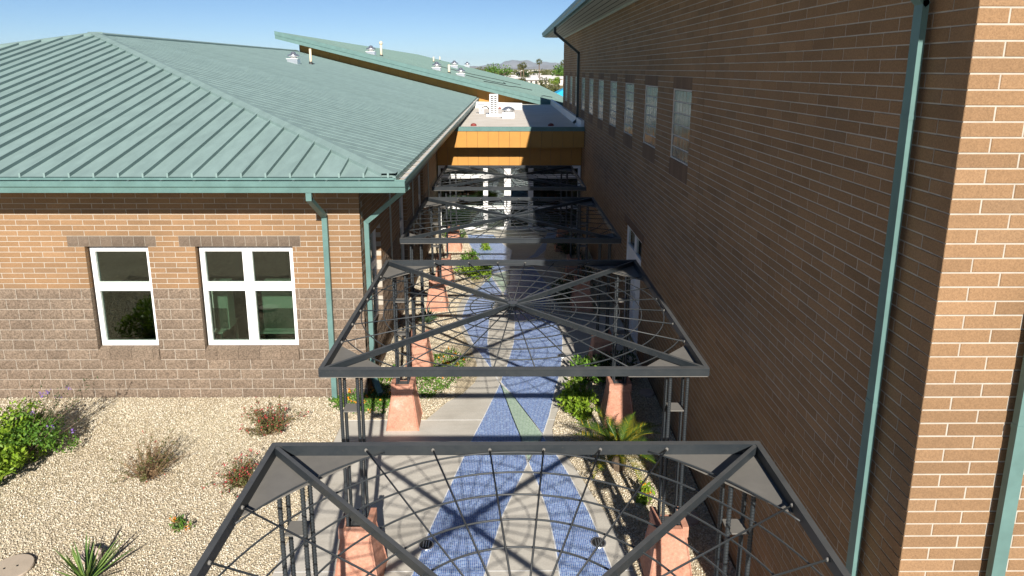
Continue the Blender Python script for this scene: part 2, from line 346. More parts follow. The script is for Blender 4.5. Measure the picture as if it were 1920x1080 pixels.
# gravel stones
def inside(P, poly):
    x, y = P[:, 0], P[:, 1]; c = np.zeros(len(P), bool); n = len(poly); j = n-1
    for i in range(n):
        xi, yi = poly[i][:2]; xj, yj = poly[j][:2]
        t = ((yi > y) != (yj > y)) & (x < (xj-xi)*(y-yi)/(yj-yi+1e-12)+xi); c ^= t; j = i
    return c
def stones(name, poly, box, dens, size, label=None):
    x0, x1, y0, y1 = box; n = int((x1-x0)*(y1-y0)*dens)
    P = np.stack([rng.uniform(x0, x1, n), rng.uniform(y0, y1, n)], 1); P = P[inside(P, poly)]; n = len(P)
    base = np.array([[1, 0, 0], [0, 1, 0], [-1, 0, 0], [0, -1, 0], [.15, .1, .75], [0, 0, -.6]])
    V = base[None]*(1+rng.uniform(-.35, .35, (n, 6, 3))) * rng.uniform(size*.55, size*1.25, (n, 1, 1))
    a = rng.uniform(0, 2*np.pi, n); ca, sa = np.cos(a)[:, None], np.sin(a)[:, None]
    X = V[:, :, 0]*ca - V[:, :, 1]*sa; Y_ = V[:, :, 0]*sa+V[:, :, 1]*ca
    tx, ty = rng.uniform(-.4, .4, (n, 1)), rng.uniform(-.4, .4, (n, 1))
    Z = V[:, :, 2]+X*tx+Y_*ty
    V = np.stack([X+P[:, :1], Y_+P[:, 1:], Z+.014+size*.25+rng.uniform(0, size*.35, (n, 1))], 2).reshape(-1, 3)
    Fb = np.array([[0, 1, 4], [1, 2, 4], [2, 3, 4], [3, 0, 4], [1, 0, 5], [2, 1, 5], [3, 2, 5], [0, 3, 5]])
    Fq = (Fb[None]+(np.arange(n)*6)[:, None, None]).reshape(-1, 3)
    o = link(name, npmesh(name, V, Fq, 'gravel', np.repeat(rng.random(n), 8)))
    tag(o, label, 'gravel'); stuff(o); return o
stones('gravel', yard_pts, (-11.5, -1.0, 4.6, 25.2), 1500, .0125, 'pale tan decorative gravel covering the yard left of the path')
stones('gravel', bed_pts, (.8, 2.93, 3, 14), 1500, .0125, 'pale tan gravel in the narrow bed along the dark brick wall')

# ------------------------------------------------------------------ masonry
def area_px(p, q):                       # picture area of the piece between two opposite corners, 0 outside the frame
    a, b = PX(p), PX(q)
    if max(a[0], b[0]) < 0 or min(a[0], b[0]) > 1920 or max(a[1], b[1]) < 0 or min(a[1], b[1]) > 1080: return 0
    if (Vector(p)-Vector((0, 0, H))).dot(FW) < .2: return 0
    return abs(a[0]-b[0])*abs(a[1]-b[1])
def cut(iv, holes):
    out = [iv]
    for h0, h1 in holes:
        nx = []
        for a, b in out:
            if h1 <= a or h0 >= b: nx.append((a, b)); continue
            if a < h0: nx.append((a, h0))
            if b > h1: nx.append((h1, b))
        out = nx
    return out
def courses(u0, u1, z0, n, ch, L, holes, off=0, vis=None):
    out = []; J = .005
    for i in range(n):
        za, zb = z0+i*ch, z0+(i+1)*ch; zm = (za+zb)/2
        hs = [(h[0], h[1]) for h in holes if h[2] < zm < h[3]]
        u = u0 - (0 if (i+off) % 2 else L/2)
        while u < u1:
            a, b = max(u, u0), min(u+L, u1); u += L
            for c, d in cut((a, b), hs):
                if d-c < .03: continue
                # whole edges at openings and corners keep flush
                out.append((c+(J if c > u0+.001 and not any(abs(c-h[1]) < .001 for h in hs) else 0), d-(J if d < u1-.001 and not any(abs(d-h[0]) < .001 for h in hs) else 0), za+J, zb-J))
    return out
MESHC = {}
def piece_mesh(kind, L, Hh, depth, var):
    k = (kind, round(L, 3), round(Hh, 3), var)
    if k in MESHC: return MESHC[k]
    mb = MB(); rr = random.Random(hash(k) & 0xffff)
    if kind == 'split':                              # rough broken face
        nx, nz = 5, 3; vs = []
        for j in range(nz+1):
            for i in range(nx+1):
                e = 0 if i in (0, nx) or j in (0, nz) else rr.uniform(.002, .02)
                vs.append((i/nx*L, -e if e else rr.uniform(-.002, .001), j/nz*Hh))
        fs = [(j*(nx+1)+i, j*(nx+1)+i+1, (j+1)*(nx+1)+i+1, (j+1)*(nx+1)+i) for j in range(nz) for i in range(nx)]
        o = len(vs); vs += [(0, depth, 0), (L, depth, 0), (L, depth, Hh), (0, depth, Hh)]
        c = [0, nx, nz*(nx+1)+nx, nz*(nx+1)]
        fs += [tuple([o, o+1]+list(range(nx, -1, -1))), tuple([o+3]+[nz*(nx+1)+i for i in range(nx+1)]+[o+2])]
        fs += [tuple([o]+[j*(nx+1) for j in range(nz+1)]+[o+3]), tuple([o+2]+[j*(nx+1)+nx for j in range(nz, -1, -1)]+[o+1])]
        mb.add(vs, fs, 0.)
    else:
        c = .004; d = depth
        vs = [(0, c, 0), (L, c, 0), (L, c, Hh), (0, c, Hh), (c, 0, c), (L-c, 0, c), (L-c, 0, Hh-c), (c, 0, Hh-c), (0, d, 0), (L, d, 0), (L, d, Hh), (0, d, Hh)]
        fs = [(4, 5, 6, 7), (0, 1, 5, 4), (1, 2, 6, 5), (2, 3, 7, 6), (3, 0, 4, 7), (8, 9, 1, 0), (9, 10, 2, 1), (10, 11, 3, 2), (11, 8, 0, 3)]
        mb.add(vs, fs, 0.)
    MESHC[k] = mb; return mb
def lay(pieces, org, U, Nn, kind, name, mat, parent, depth=.1, limit=300):
    """pieces (u0,u1,z0,z1) on the wall through org, U along it, Nn out of it; the largest in the picture are single objects"""
    U, Nn = Vector(U), Vector(Nn); org = Vector(org); I = -Nn
    Mx = Matrix(((U.x, I.x, 0, 0), (U.y, I.y, 0, 0), (U.z, I.z, 1, 0), (0, 0, 0, 1)))
    P = [(area_px(org+U*a+Vector((0, 0, c)), org+U*b+Vector((0, 0, d))), (a, b, c, d)) for a, b, c, d in pieces]
    P.sort(key=lambda t: -t[0]); joined = MB(); made = {}
    for i, (ar, (a, b, c, d)) in enumerate(P):
        var = random.randrange(8) if kind == 'split' else 0
        mb = piece_mesh(kind, b-a, d-c, depth, var)
        jit = random.uniform(-.0012, .0012)
        mt = Matrix.Translation(org+U*a+Vector((0, 0, c))+Nn*jit) @ Mx
        if i < limit and ar > 60:
            k = (kind, round(b-a, 3), round(d-c, 3), var)
            if k not in made: made[k] = mb.mesh(name, mat)
            o = link(name, made[k], parent, True); o.matrix_parent_inverse = WMP(parent); o.matrix_basis = mt
        else: joined.add([mt @ Vector(v) for v in mb.v], mb.f)
    if joined.f: stuff(joined.build(name, mat, parent))
def WMP(p):                                # world matrix of a part is the identity; of a thing its translation
    return WM[p.name].inverted()
def wall_core(u0, u1, z0, z1, holes, org, U, Nn, th, parent, name='wall', grow=.006, mat='mortar'):
    U, Nn, org = Vector(U), Vector(Nn), Vector(org)
    hs = [(a-grow, b+grow, c-grow, d+grow) for a, b, c, d in holes]
    us = sorted({u0, u1, *[h[0] for h in hs], *[h[1] for h in hs]}); zs = sorted({z0, z1, *[h[2] for h in hs], *[h[3] for h in hs]})
    us = [u for u in us if u0 <= u <= u1]; zs = [z for z in zs if z0 <= z <= z1]
    mb = MB(); P = lambda u, z, d: org+U*u+Vector((0, 0, z))-Nn*d
    solid = lambda u, z: not any(h[0] < u < h[1] and h[2] < z < h[3] for h in hs)
    for i in range(len(us)-1):
        for j in range(len(zs)-1):
            a, b, c, d = us[i], us[i+1], zs[j], zs[j+1]
            if not solid((a+b)/2, (c+d)/2): continue
            mb.add([P(a, c, 0), P(b, c, 0), P(b, d, 0), P(a, d, 0)], [(0, 1, 2, 3)]); mb.add([P(a, c, th), P(b, c, th), P(b, d, th), P(a, d, th)], [(3, 2, 1, 0)])
    for a, b, c, d in hs + [(u0, u1, z0, z1)]:
        for p, q in (((a, c), (b, c)), ((b, c), (b, d)), ((b, d), (a, d)), ((a, d), (a, c))):
            mb.add([P(*p, 0), P(*q, 0), P(*q, th), P(*p, th)], [(0, 1, 2, 3)])
    return mb.build(name, mat, parent)

# ------------------------------------------------------------------ left building (hip roof)
LBD = thing('school_building', 'tan brick school building with teal hipped metal roof left of the path', 'building', (-13.3, 22, 0))
BH, CH, L16 = .2032, .1016, .4064
zb0 = -.02; zb1 = zb0+11*BH                       # block band, then thin bricks
xa = -24.0
wins = [(-7.77, -6.61), (-5.74, -3.95)]
zw0, zw1 = zb0+4*BH, zb1+8*CH
U0 = xa                                           # u = X on the facade
fh = [(a, b, zw0, zw1) for a, b in wins]
lint = [(-8.075, -6.45), (-6.03, -3.795)]
lh = [(a, b, zw1, zw1+2*CH) for a, b in lint]
cw = wall_core(xa, XL, -.3, 4.3, fh, (0, YL+.004, 0), (1, 0, 0), (0, -1, 0), .25, LBD)
lay(courses(xa, XL, zb0, 11, BH, L16, fh, 0), (0, YL, 0), (1, 0, 0), (0, -1, 0), 'split', 'block', 'block', cw, .12)
lay(courses(xa, XL, zb1, 21, CH, L16, fh+lh, 1), (0, YL, 0), (1, 0, 0), (0, -1, 0), 'flat', 'brick', 'brick', cw, .12)
for a, b in lint:
    n = round((b-a)/.2032); w_ = (b-a)/n
    lay([(a+i*w_+.004, a+(i+1)*w_-.004, zw1+.004, zw1+2*CH-.004) for i in range(n)], (0, YL-.002, 0), (1, 0, 0), (0, -1, 0), 'split', 'lintel_block', 'lintel', cw, .12)
def sill_block(a, b, parent):
    mb = MB(); y0, y1 = YL-.012, YL+.115; z0, zf, zr = zw0+.003, zw0+BH-.004, zw0+BH+.045
    mb.hexa([(a, y0, z0), (b, y0, z0), (b, y1, z0), (a, y1, z0)], [(a, y0, zf), (b, y0, zf), (b, y1, zr), (a, y1, zr)])
    mb.build('sill_block', 'block', parent)
for (a, b) in wins:
    n = math.ceil((b-a)/L16); edges = [a+.006, a+.22] + [a+.22+L16*i for i in range(1, n+1) if a+.22+L16*i < b-.1] + [b-.006]
    for p, q in zip(edges[:-1], edges[1:]): sill_block(p+.003, q-.003, cw)
def frame_bars(mb, P, u0, u1, z0, z1, bars_u, bars_z, fw, d0, d1):
    """white frame: outer ring plus bars; P maps (u, z, depth)"""
    def bar(a, b, c, d, e0=d0, e1=d1): mb.hexa([P(a, c, e0), P(b, c, e0), P(b, c, e1), P(a, c, e1)], [P(a, d, e0), P(b, d, e0), P(b, d, e1), P(a, d, e1)])
    bar(u0, u1, z0, z0+fw); bar(u0, u1, z1-fw, z1); bar(u0, u0+fw, z0+fw, z1-fw); bar(u1-fw, u1, z0+fw, z1-fw)
    for a, b in bars_z: bar(u0+fw, u1-fw, a, b, d0+.004, d1-.004)
    for a, b in bars_u:
        zz = z0+fw
        for c, d in sorted(bars_z)+[(z1-fw, 0)]:
            bar(a, b, zz, c, d0+.002, d1-.006); zz = d
def window(parent, P, u0, u1, z0, z1, bars_u, bars_z, fw=.085, d0=.10, d1=.17, mat='white'):
    mb = MB(); frame_bars(mb, P, u0, u1, z0, z1, bars_u, bars_z, fw, d0, d1); w = mb.build('window', mat, parent)
    us = [u0+fw-.004]; [us.extend((a+.004, b-.004)) for a, b in sorted(bars_u)]; us.append(u1-fw+.004)
    zs = [z0+fw-.004]; [zs.extend((a+.004, b-.004)) for a, b in sorted(bars_z)]; zs.append(z1-fw+.004)
    dm = (d0+d1)/2+.01
    for i in range(0, len(us), 2):
        for j in range(0, len(zs), 2):
            a, b, c, d = us[i], us[i+1], zs[j], zs[j+1]
            q = MB(); q.hexa([P(a, c, dm), P(b, c, dm), P(b, c, dm+.006), P(a, c, dm+.006)], [P(a, d, dm), P(b, d, dm), P(b, d, dm+.006), P(a, d, dm+.006)])
            q.build('pane', 'glass', w)
    return w
Pf = lambda u, z, d: (u, YL+d, z)
zs_ = zw0+BH+.05
window(LBD, Pf, wins[0][0]+.03, wins[0][1]-.006, zs_, zw1-.03, [], [(2.14, 2.31)])
um = sum(wins[1])/2
window(LBD, Pf, wins[1][0]+.03, wins[1][1]-.006, zs_, zw1-.03, [(um-.09+.01, um+.09+.01)], [(2.14, 2.31)])
# room behind the windows
rm = MB(); A, B = (-9.2, YL+.3, .02), (-3.2, YL+5.2, 3.1)
x0, y0, z0 = A; x1, y1, z1 = B
rm.add([(x0, y0, z0), (x1, y0, z0), (x1, y1, z0), (x0, y1, z0), (x0, y0, z1), (x1, y0, z1), (x1, y1, z1), (x0, y1, z1)], [(0, 1, 2, 3), (4, 7, 6, 5), (1, 5, 6, 2), (3, 2, 6, 7), (0, 3, 7, 4)])
rm.build('interior_room', 'dark', LBD)
def desk(x, y, w, d, h, lab):
    t = thing('desk', lab, 'desk', (x, y, .02)); mb = MB()
    MB().box((x-w/2, y-d/2, h-.03), (x+w/2, y+d/2, h)).build('desk_top', 'desk', t)
    for sx in (-1, 1):
        for sy in (-1, 1): MB().box((x+sx*(w/2-.04)-.02, y+sy*(d/2-.04)-.02, .02), (x+sx*(w/2-.04)+.02, y+sy*(d/2-.04)+.02, h-.03)).build('leg', 'alu', t)
desk(-4.5, YL+.85, 1.1, .8, 1.16, 'pale desk top seen through the lower right pane of the double window')
desk(-5.85, YL+.85, .55, .8, 1.16, 'pale desk corner seen through the lower left pane of the double window')
def cabinet(x0, x1, lab):
    t = thing('storage_cabinet', lab, 'cabinet', ((x0+x1)/2, YL+.75, 1.161)); y0 = YL+.62
    MB().box((x0, y0, 1.162), (x1, y0+.3, 2.12)).build('carcass', 'desk', t)
    MB().box((x0+.02, y0-.016, 1.18), (x1-.02, y0-.001, 1.60)).build('lower_door', 'interior', t); MB().box((x0+.02, y0-.016, 1.62), (x1-.02, y0-.001, 2.10)).build('upper_door', 'desk', t)
cabinet(-4.82, -4.18, 'pale green tinted cabinet behind the lower right pane of the double window')
cabinet(-5.85, -5.5, 'pale cabinet edge behind the lower left pane of the double window')
# corridor side wall
swin = [(12.75, 14.0), (16.6, 17.85), (20.35, 21.6)]
sh = [(a, b, zw0+BH, zw1) for a, b in swin]
YS = YL+.121
sw = wall_core(YS, 43.9, -.3, 4.3, sh, (XL-.004, 0, 0), (0, 1, 0), (1, 0, 0), .25, LBD)
lay(courses(YS, 26.2, zb0, 11, BH, L16, sh, 0), (XL, 0, 0), (0, 1, 0), (1, 0, 0), 'split', 'block', 'block', sw, .12, 40)
lay(courses(YS, 26.2, zb1, 21, CH, L16, sh, 1), (XL, 0, 0), (0, 1, 0), (1, 0, 0), 'flat', 'brick', 'brick', sw, .12, 40)
Ps = lambda u, z, d: (XL-d, u, z)
for a, b in swin: window(LBD, Ps, a+.01, b-.01, zw0+BH+.01, zw1-.01, [], [(2.14, 2.31)])
rs = MB().add([(XL-.5, YS+.2, .02), (XL-.5, 25, .02), (XL-.5, 25, 3.2), (XL-.5, YS+.2, 3.2)], [(0, 1, 2, 3)]).build('interior_wall', 'dark', LBD)
for yy in (15.2, 19.0, 22.9):                    # conduit runs beside the windows
    MB().box((XL, yy-.02, 1.2), (XL+.035, yy+.02, 4.2)).build('conduit', 'soffit', LBD)

# roof
XE, YE, ZE, SL = -1.85, 11.2, 4.47, .25
DR = 11.45; XA, YA, ZA = XE-DR, YE+DR, ZE+SL*DR; YEND = 43.9
roof = MB()
roof.add([(XE, YE, ZE-.03), (XA, YA, ZA-.03), (2*XA-XE, YE, ZE-.03), (XA, YEND, ZA-.03), (XE, YEND, ZE-.03), (2*XA-XE, YEND, ZE-.03)], [(0, 1, 2)[::-1], (0, 4, 3, 1), (2, 1, 3, 5), (4, 5, 3)])
rf = roof.build('roof', 'roof', LBD)
PW = .41; RH, RW = .058, .03
n = int((2*DR)/PW)
def pan(vs, rib, RH=.062):                                # sheet plus its standing seam
    mb = MB(); mb.add(vs, [tuple(range(len(vs)))], 0.)
    a, b, side = Vector(rib[0]), Vector(rib[1]), Vector(rib[2])*RW/2; u = Vector((0, 0, RH)); dn = Vector((0, 0, -.02))
    mb.add([a-side+dn, a+side+dn, a+side+u, a-side+u, b-side+dn, b+side+dn, b+side+u, b-side+u], [(0, 1, 2, 3)[::-1], (4, 5, 6, 7), (0, 1, 5, 4)[::-1], (1, 2, 6, 5), (2, 3, 7, 6), (3, 0, 4, 7)], 0.)
    mb.build('roof_panel', 'roof', rf)
xr = XE-.13
for i in range(-1, n+1):
    b = xr-i*PW; a = b-PW; b = min(b, XE); a = max(a, 2*XA-XE)
    if b <= a: continue
    top = lambda x: min(XE-x, x-(2*XA-XE))
    vs = [(a, YE, ZE), (b, YE, ZE), (b, YE+top(b), ZE+SL*top(b)), (a, YE+top(a), ZE+SL*top(a))]
    if a < XA < b: vs = vs[:3]+[(XA, YA, ZA)]+vs[3:]
    if top(b) < 1e-4: vs.pop(2)
    if top(a) < 1e-4: vs.pop(-1)
    pan(vs, ((a, YE+.0, ZE), (a, YE+max(top(a), .05), ZE+SL*max(top(a), .05)), (1, 0, 0)))
y = YE
while y < YEND:
    c, d = y, min(y+PW, YEND); y += PW
    top = lambda q: min(q-YE, DR)
    vs = [(XE, c, ZE), (XE, d, ZE), (XE-top(d), d, ZE+SL*top(d)), (XE-top(c), c, ZE+SL*top(c))]
    if c < YA < d: vs = vs[:3]+[(XA, YA, ZA)]+vs[3:]
    if top(c) < 1e-4: vs.pop(-1)
    t_ = max(top(c), .05)
    pan(vs, ((XE, c+.001, ZE), (XE-t_, c+.001, ZE+SL*t_), (0, 1, 0)), .006)
hc = MB()                                        # hip and ridge caps
def cap(a, b, s1, s2, w=.21, lift=.062):
    a, b = Vector(a), Vector(b); z = Vector((0, 0, lift)); s1, s2 = Vector(s1)*w, Vector(s2)*w
    hc.add([a+z, b+z, b+s1+z*.95, a+s1+z*.95, a+s1-z*.2, b+s1-z*.2], [(0, 1, 2, 3), (3, 2, 5, 4)]); hc.add([a+z, b+z, b+s2+z*.95, a+s2+z*.95, a+s2-z*.2, b+s2-z*.2], [(3, 2, 1, 0), (4, 5, 2, 3)])
cap((XE, YE, ZE), (XA, YA, ZA), (-1, 0, 0), (0, 1, 0), .24)
cap((2*XA-XE, YE, ZE), (XA, YA, ZA), (1, 0, 0), (0, 1, 0), .24)
cap((XA, YA, ZA), (XA, YEND, ZA), (1, 0, -SL), (-1, 0, -SL), .2)
hc.build('hip_cap', 'roof', rf)
# soffit, fascia, gutters
MB().add([(2*XA-XE, YE+.02, 4.2), (XE-.02, YE+.02, 4.2), (XE-.02, YEND, 4.2), (XL+.0-.3, YEND, 4.2), (XL-.3, YL+.3, 4.2), (2*XA-XE, YL+.3, 4.2)], [(0, 1, 4, 5), (1, 2, 3, 4)]).build('soffit', 'soffit', LBD)
fa = MB(); fa.box((2*XA-XE, YE-.005, 4.2), (XE, YE+.02, 4.452)); fa.box((XE-.022, YE+.021, 4.2), (XE+.004, YEND, 4.452)); fa.build('fascia_board', 'teal', LBD)
def gutter(a, b, out, name='gutter', mat='teal', w=.15, h=.2, zt=4.43, parent=None, straps=True, lip=.02, inner=True):
    a, b, o = Vector(a), Vector(b), Vector(out); d = (b-a).normalized(); mb = MB()
    prof = [(0, 0), (0, -h), (w*.75, -h), (w*.8, -h*.55), (w, -h*.45), (w, 0), (w-lip, 0), (w-lip, -.012)]
    vs = [p+o*q+Vector((0, 0, zt+r)) for p in (a, b) for q, r in prof]; k = len(prof)
    mb.add(vs, [(i, i+1, k+i+1, k+i) for i in range(k-1)])
    for e in (0, k): mb.add(vs[e:e+6], [(0, 1, 2, 3, 4, 5)])
    g = mb.build(name, mat, parent)
    if inner:
        MB().add([p+o*q+Vector((0, 0, zt-.045)) for p, q in ((a, .004), (a, w*.76), (b, w*.76), (b, .004))], [(0, 1, 2, 3)]).build('gutter_lining', 'offwhite', g)
    L = (b-a).length; n = int(L/.55)
    if straps:
        for i in range(n):
            p = a+d*(.3+i*.55); q = p+Vector((0, 0, zt-.006))
            MB().beam(q+o*.002, q+o*(w-.004), .035, .004).build('strap', 'alu', g)
    return g
gutter((2*XA-XE, YE-.006, 0), (XE+.17, YE-.006, 0), (0, -1, 0), parent=LBD, zt=4.42)
gutter((XE+.005, YE+.02, 0), (XE+.005, 43.8, 0), (1, 0, 0), parent=LBD, zt=4.42)
MB().box((2*XA-XE, YE-.05, 4.425), (XE-.02, YE+.0, 4.462)).build('drip_edge', 'teal', rf)
def downspout(pts, w=.085, d=.07, mat='teal', parent=None, name='downspout'):
    """square pipe with mitred joints; d is the size across y"""
    mb = MB(); pts = [Vector(p) for p in pts]
    for a, b in zip(pts[:-1], pts[1:]):
        dr = (b-a).normalized(); mb.beam(a-dr*.02, b+dr*.02, w, d, up=(0, 1, 0) if abs(dr.y) < .7 else (0, 0, 1))
    o = mb.build(name, mat, parent); a, b = max(zip(pts[:-1], pts[1:]), key=lambda q: (q[0]-q[1]).length); n = 3
    for i in range(n):
        p = a.lerp(b, (i+.35)/n); MB().box((p.x-w/2-.003, p.y-d/2-.003, p.z-.018), (p.x+w/2+.003, p.y+d/2+.003, p.z+.018)).build('strap', mat, o)
    return o
g1 = downspout([(-3.3, 11.13, 4.25), (-3.3, 11.13, 4.1), (-3.3, 11.99, 3.62), (-3.3, 11.99, .02)], .095, .075, parent=LBD)
downspout([(-1.77, 11.9, 4.24), (-1.77, 11.9, 4.16), (-2.60, 12.28, 3.45), (-2.60, 12.28, .32), (-2.42, 12.0, .12)], .085, .1, parent=LBD)

# ------------------------------------------------------------------ right building (tall dark wall in shade)
RBD = thing('gymnasium_building', 'tall brown brick building whose long shaded wall fills the right side', 'building', (9, 20, 0))
zr0 = -.0716; NR = 78; ZTOP = 7.8
gw = [(10.80+2.44*i, 12.02+2.44*i) for i in range(10)]
zg0, zg1 = zr0+47*CH, zr0+59*CH
gh = [(a, b, zg0, zg1) for a, b in gw]
sold = [(a, b, zg1, zg1+2*CH) for a, b in gw] + [(a, b, zg0-3*CH, zg0) for a, b in gw]
dr0, dr1, drz = 14.1, 16.1, 2.55; dh = [(dr0, dr1, -.2, zr0+26*CH)]
lin = [(dr0-.2, dr1+.2, zr0+26*CH, zr0+28*CH)]
wr = wall_core(YC+.256, 35.1, -.3, ZTOP, gh+dh, (XW+.004, 0, 0), (0, 1, 0), (-1, 0, 0), .25, RBD)
wr['label'] = 'long brown brick wall in shade'
bw = courses(YC+.0515, 35.1, zr0, NR, CH, L16, gh+dh+sold+lin, 0)
lay(bw, (XW, 0, 0), (0, 1, 0), (-1, 0, 0), 'flat', 'brick', 'brick', wr, .06, 240)
we = wall_core(XW+.006, 18, -.3, 8.4, [], (0, YC+.004, 0), (1, 0, 0), (0, -1, 0), .25, RBD)
lay(courses(XW, 18, zr0, NR, CH, L16, [], 1), (0, YC, 0), (1, 0, 0), (0, -1, 0), 'flat', 'brick', 'brick', we, .05, 120)
for yj in (10.12, 22.4): MB().box((XW-.0022, yj-.006, 0), (XW+.003, yj+.006, 7.73)).build('control_joint', 'brick', wr)
so = MB()
for a, b, c, d in sold:
    n = 12
    for i in range(n): so.box((XW-.001, a+i*(b-a)/n+.004, c+.004), (XW+.05, a+(i+1)*(b-a)/n-.004, d-.004))
for a, b, c, d in lin:
    n = round((b-a)/.1016)
    for i in range(n): so.box((XW-.001, a+i*(b-a)/n+.004, c+.004), (XW+.05, a+(i+1)*(b-a)/n-.004, d-.004))
stuff(so.build('soldier_brick', 'soldier', wr))
# glass block windows
gmesh = None
for wi, (a, b) in enumerate(gw):
    fr = MB(); Pw = lambda u, z, d: (XW+d, u, z)
    frame_bars(fr, Pw, a+.003, b-.003, zg0+.003, zg1-.003, [], [], .022, .012, .09)
    n = 6; s = (b-a-.044)/n; sz = (zg1-zg0-.044)/n
    for i in range(1, n):                           # grout grid
        fr.box((XW+.034, a+.022+i*s-.006, zg0+.02), (XW+.08, a+.022+i*s+.006, zg1-.02)); fr.box((XW+.033, a+.02, zg0+.022+i*sz-.006), (XW+.08, b-.02, zg0+.022+i*sz+.006))
    wo = fr.build('window', 'offwhite', RBD); wo['label'] = 'tall narrow glass block window'
    jb = MB()
    for i in range(n):
        for j in range(n):
            if gmesh is None:
                k = MB(); q = .008; S1, S2 = s-.013, sz-.013
                k.add([(q, 0, 0), (q, S1, 0), (q, S1, S2), (q, 0, S2), (0, q, q), (0, S1-q, q), (0, S1-q, S2-q), (0, q, S2-q), (.06, 0, 0), (.06, S1, 0), (.06, S1, S2), (.06, 0, S2)], [(7, 6, 5, 4), (4, 5, 1, 0), (5, 6, 2, 1), (6, 7, 3, 2), (7, 4, 0, 3), (0, 1, 9, 8), (1, 2, 10, 9), (2, 3, 11, 10), (3, 0, 8, 11)], 0.); gk = k; gmesh = k.mesh('glass_block', 'gblock')
            p = Vector((XW+.026, a+.022+i*s+.0065, zg0+.022+j*sz+.0065))
            if wi < 8:
                o = link('glass_block', gmesh, wo, True); o.matrix_parent_inverse = WMP(wo); o.location = p
                o.rotation_euler = (0, R(random.uniform(-.8, .8)), R(random.uniform(-.8, .8)))
            else: jb.add([Vector(v)+p for v in gk.v], gk.f)
    if jb.f: stuff(jb.build('glass_block', 'gblock', wo))
    MB().add([(XW+.1, a, zg0), (XW+.1, b, zg0), (XW+.1, b, zg1), (XW+.1, a, zg1)], [(0, 1, 2, 3)]).build('backing', 'dark', wo)
# side door
dd = MB(); Pd = lambda u, z, d: (XW+d, u, z)
zt_ = zr0+26*CH
frame_bars(dd, Pd, dr0+.006, dr1-.006, .0, zt_-.006, [((dr0+dr1)/2-.05, (dr0+dr1)/2+.05)], [(1.98, 2.08)], .07, .05, .14)
do = dd.build('door', 'white', RBD); do['label'] = 'white double door with small transom panes'
for k in (0, 1):
    a = dr0+.08+k*((dr1-dr0)/2-.03); b = a+(dr1-dr0)/2-.13
    MB().box((XW+.08, a, .075), (XW+.12, b, 1.976)).build('door_leaf', 'white', do)
    MB().box((XW+.09, a, 2.084), (XW+.10, b, zt_-.08)).build('pane', 'glass', do)
    MB().box((XW+.03, (a if k else b-.14)+.04, .95), (XW+.079, (a if k else b-.14)+.1, 1.12)).build('handle', 'alu', do)
MB().add([(XW+.2, dr0, 0), (XW+.2, dr1, 0), (XW+.2, dr1, 2.7), (XW+.2, dr0, 2.7)], [(0, 1, 2, 3)]).build('backing', 'dark', do)
# eave
EX, EY0, EY1 = 1.98, 2.42, 35.45
MB().add([(EX, EY0, 7.8), (18, EY0, 7.8), (18, YC+.2, 7.8), (XW+.2, YC+.2, 7.8), (XW+.2, EY1, 7.8), (EX, EY1, 7.8)], [(0, 1, 2, 3), (0, 3, 4, 5)]).build('soffit', 'soffit', RBD)
MB().box((XW-.03, YC-.03, 7.74), (XW-.001, 35.1, 7.798)).build('trim', 'soffit', RBD)
e = MB(); sl2 = .25
e.hexa([(EX, EY0, 7.802), (18, EY0, 7.802), (18, EY1, 7.802), (EX, EY1, 7.802)], [(EX, EY0, 8.06), (18, EY0, 8.06+sl2*16), (18, EY1, 8.06+sl2*16), (EX, EY1, 8.06)])
e.build('roof', 'teal', RBD)
gutter((EX-.004, EY0, 0), (EX-.004, EY1+.02, 0), (-1, 0, 0), parent=RBD, zt=8.03, w=.13, h=.2, straps=False, inner=False)
for i in range(5): MB().box((EX+.06+i*.18, EY0+.05, 7.792), (EX+.075+i*.18, EY1-.05, 7.7995)).build('soffit_groove', 'dark', RBD)
downspout([(1.91, 4.83, 7.86), (1.91, 4.83, 7.72), (2.88, 4.83, 6.70), (2.88, 4.83, .02)], .045, .10, parent=RBD)
downspout([(3.62, 2.35, 7.86), (3.62, 2.35, 7.7), (3.62, 4.27, 6.9), (3.62, 4.27, .02)], .10, .055, parent=RBD)
downspout([(1.92, 27.1, 7.84), (1.92, 27.1, 7.62), (2.86, 27.1, 6.86), (2.86, 27.1, 4.26), (2.72, 27.1, 4.14)], .10, .09, 'blackpaint', RBD)
# closed back so that no light enters
MB().box((XW+.3, 35.0, -.2), (18, 35.1, 9.4)).build('rear_wall', 'brick', RBD)
MB().box((17.9, YC+.3, -.2), (18, 35, 9.4)).build('side_wall', 'brick', RBD)

# ------------------------------------------------------------------ link building with orange fascia
LK = thing('entrance_link', 'flat roofed link with orange metal fascia and white glazed entrance at path end', 'building', (.1, 26, 0))
XLK, XRK = -2.66, 2.94; YK = 25.2
def panels(x0, x1, y, z0, z1, w, parent, name, y2, mat='orange'):
    n = max(1, round((x1-x0)/w)); s = (x1-x0)/n
    for i in range(n): MB().box((x0+i*s+.004, y, z0), (x0+(i+1)*s-.004, y2, z1)).build(name, mat, parent)
panels(XLK, XRK, YK, 3.36, 3.97, .4, LK, 'fascia_panel', YK+.04)
panels(XLK, XRK, YK+.80, 2.575, 3.352, .4, LK, 'wall_panel', YK+.84)
MB().box((XLK, YK+.041, 3.354), (XRK, YK+.95, 3.89)).build('fascia_backing', 'blackpaint', LK)
MB().box((XLK, YK+.841, 2.57), (XRK, YK+.95, 3.353)).build('wall_backing', 'blackpaint', LK)
MB().box((XLK, YK-.025, 3.972), (XRK, YK+.1, 4.13)).build('roof_edge', 'teal', LK)
fr_ = MB().box((-4.5, YK+.101, 3.9), (XRK, 43.9, 4.045)).build('flat_roof', 'offwhite', LK)
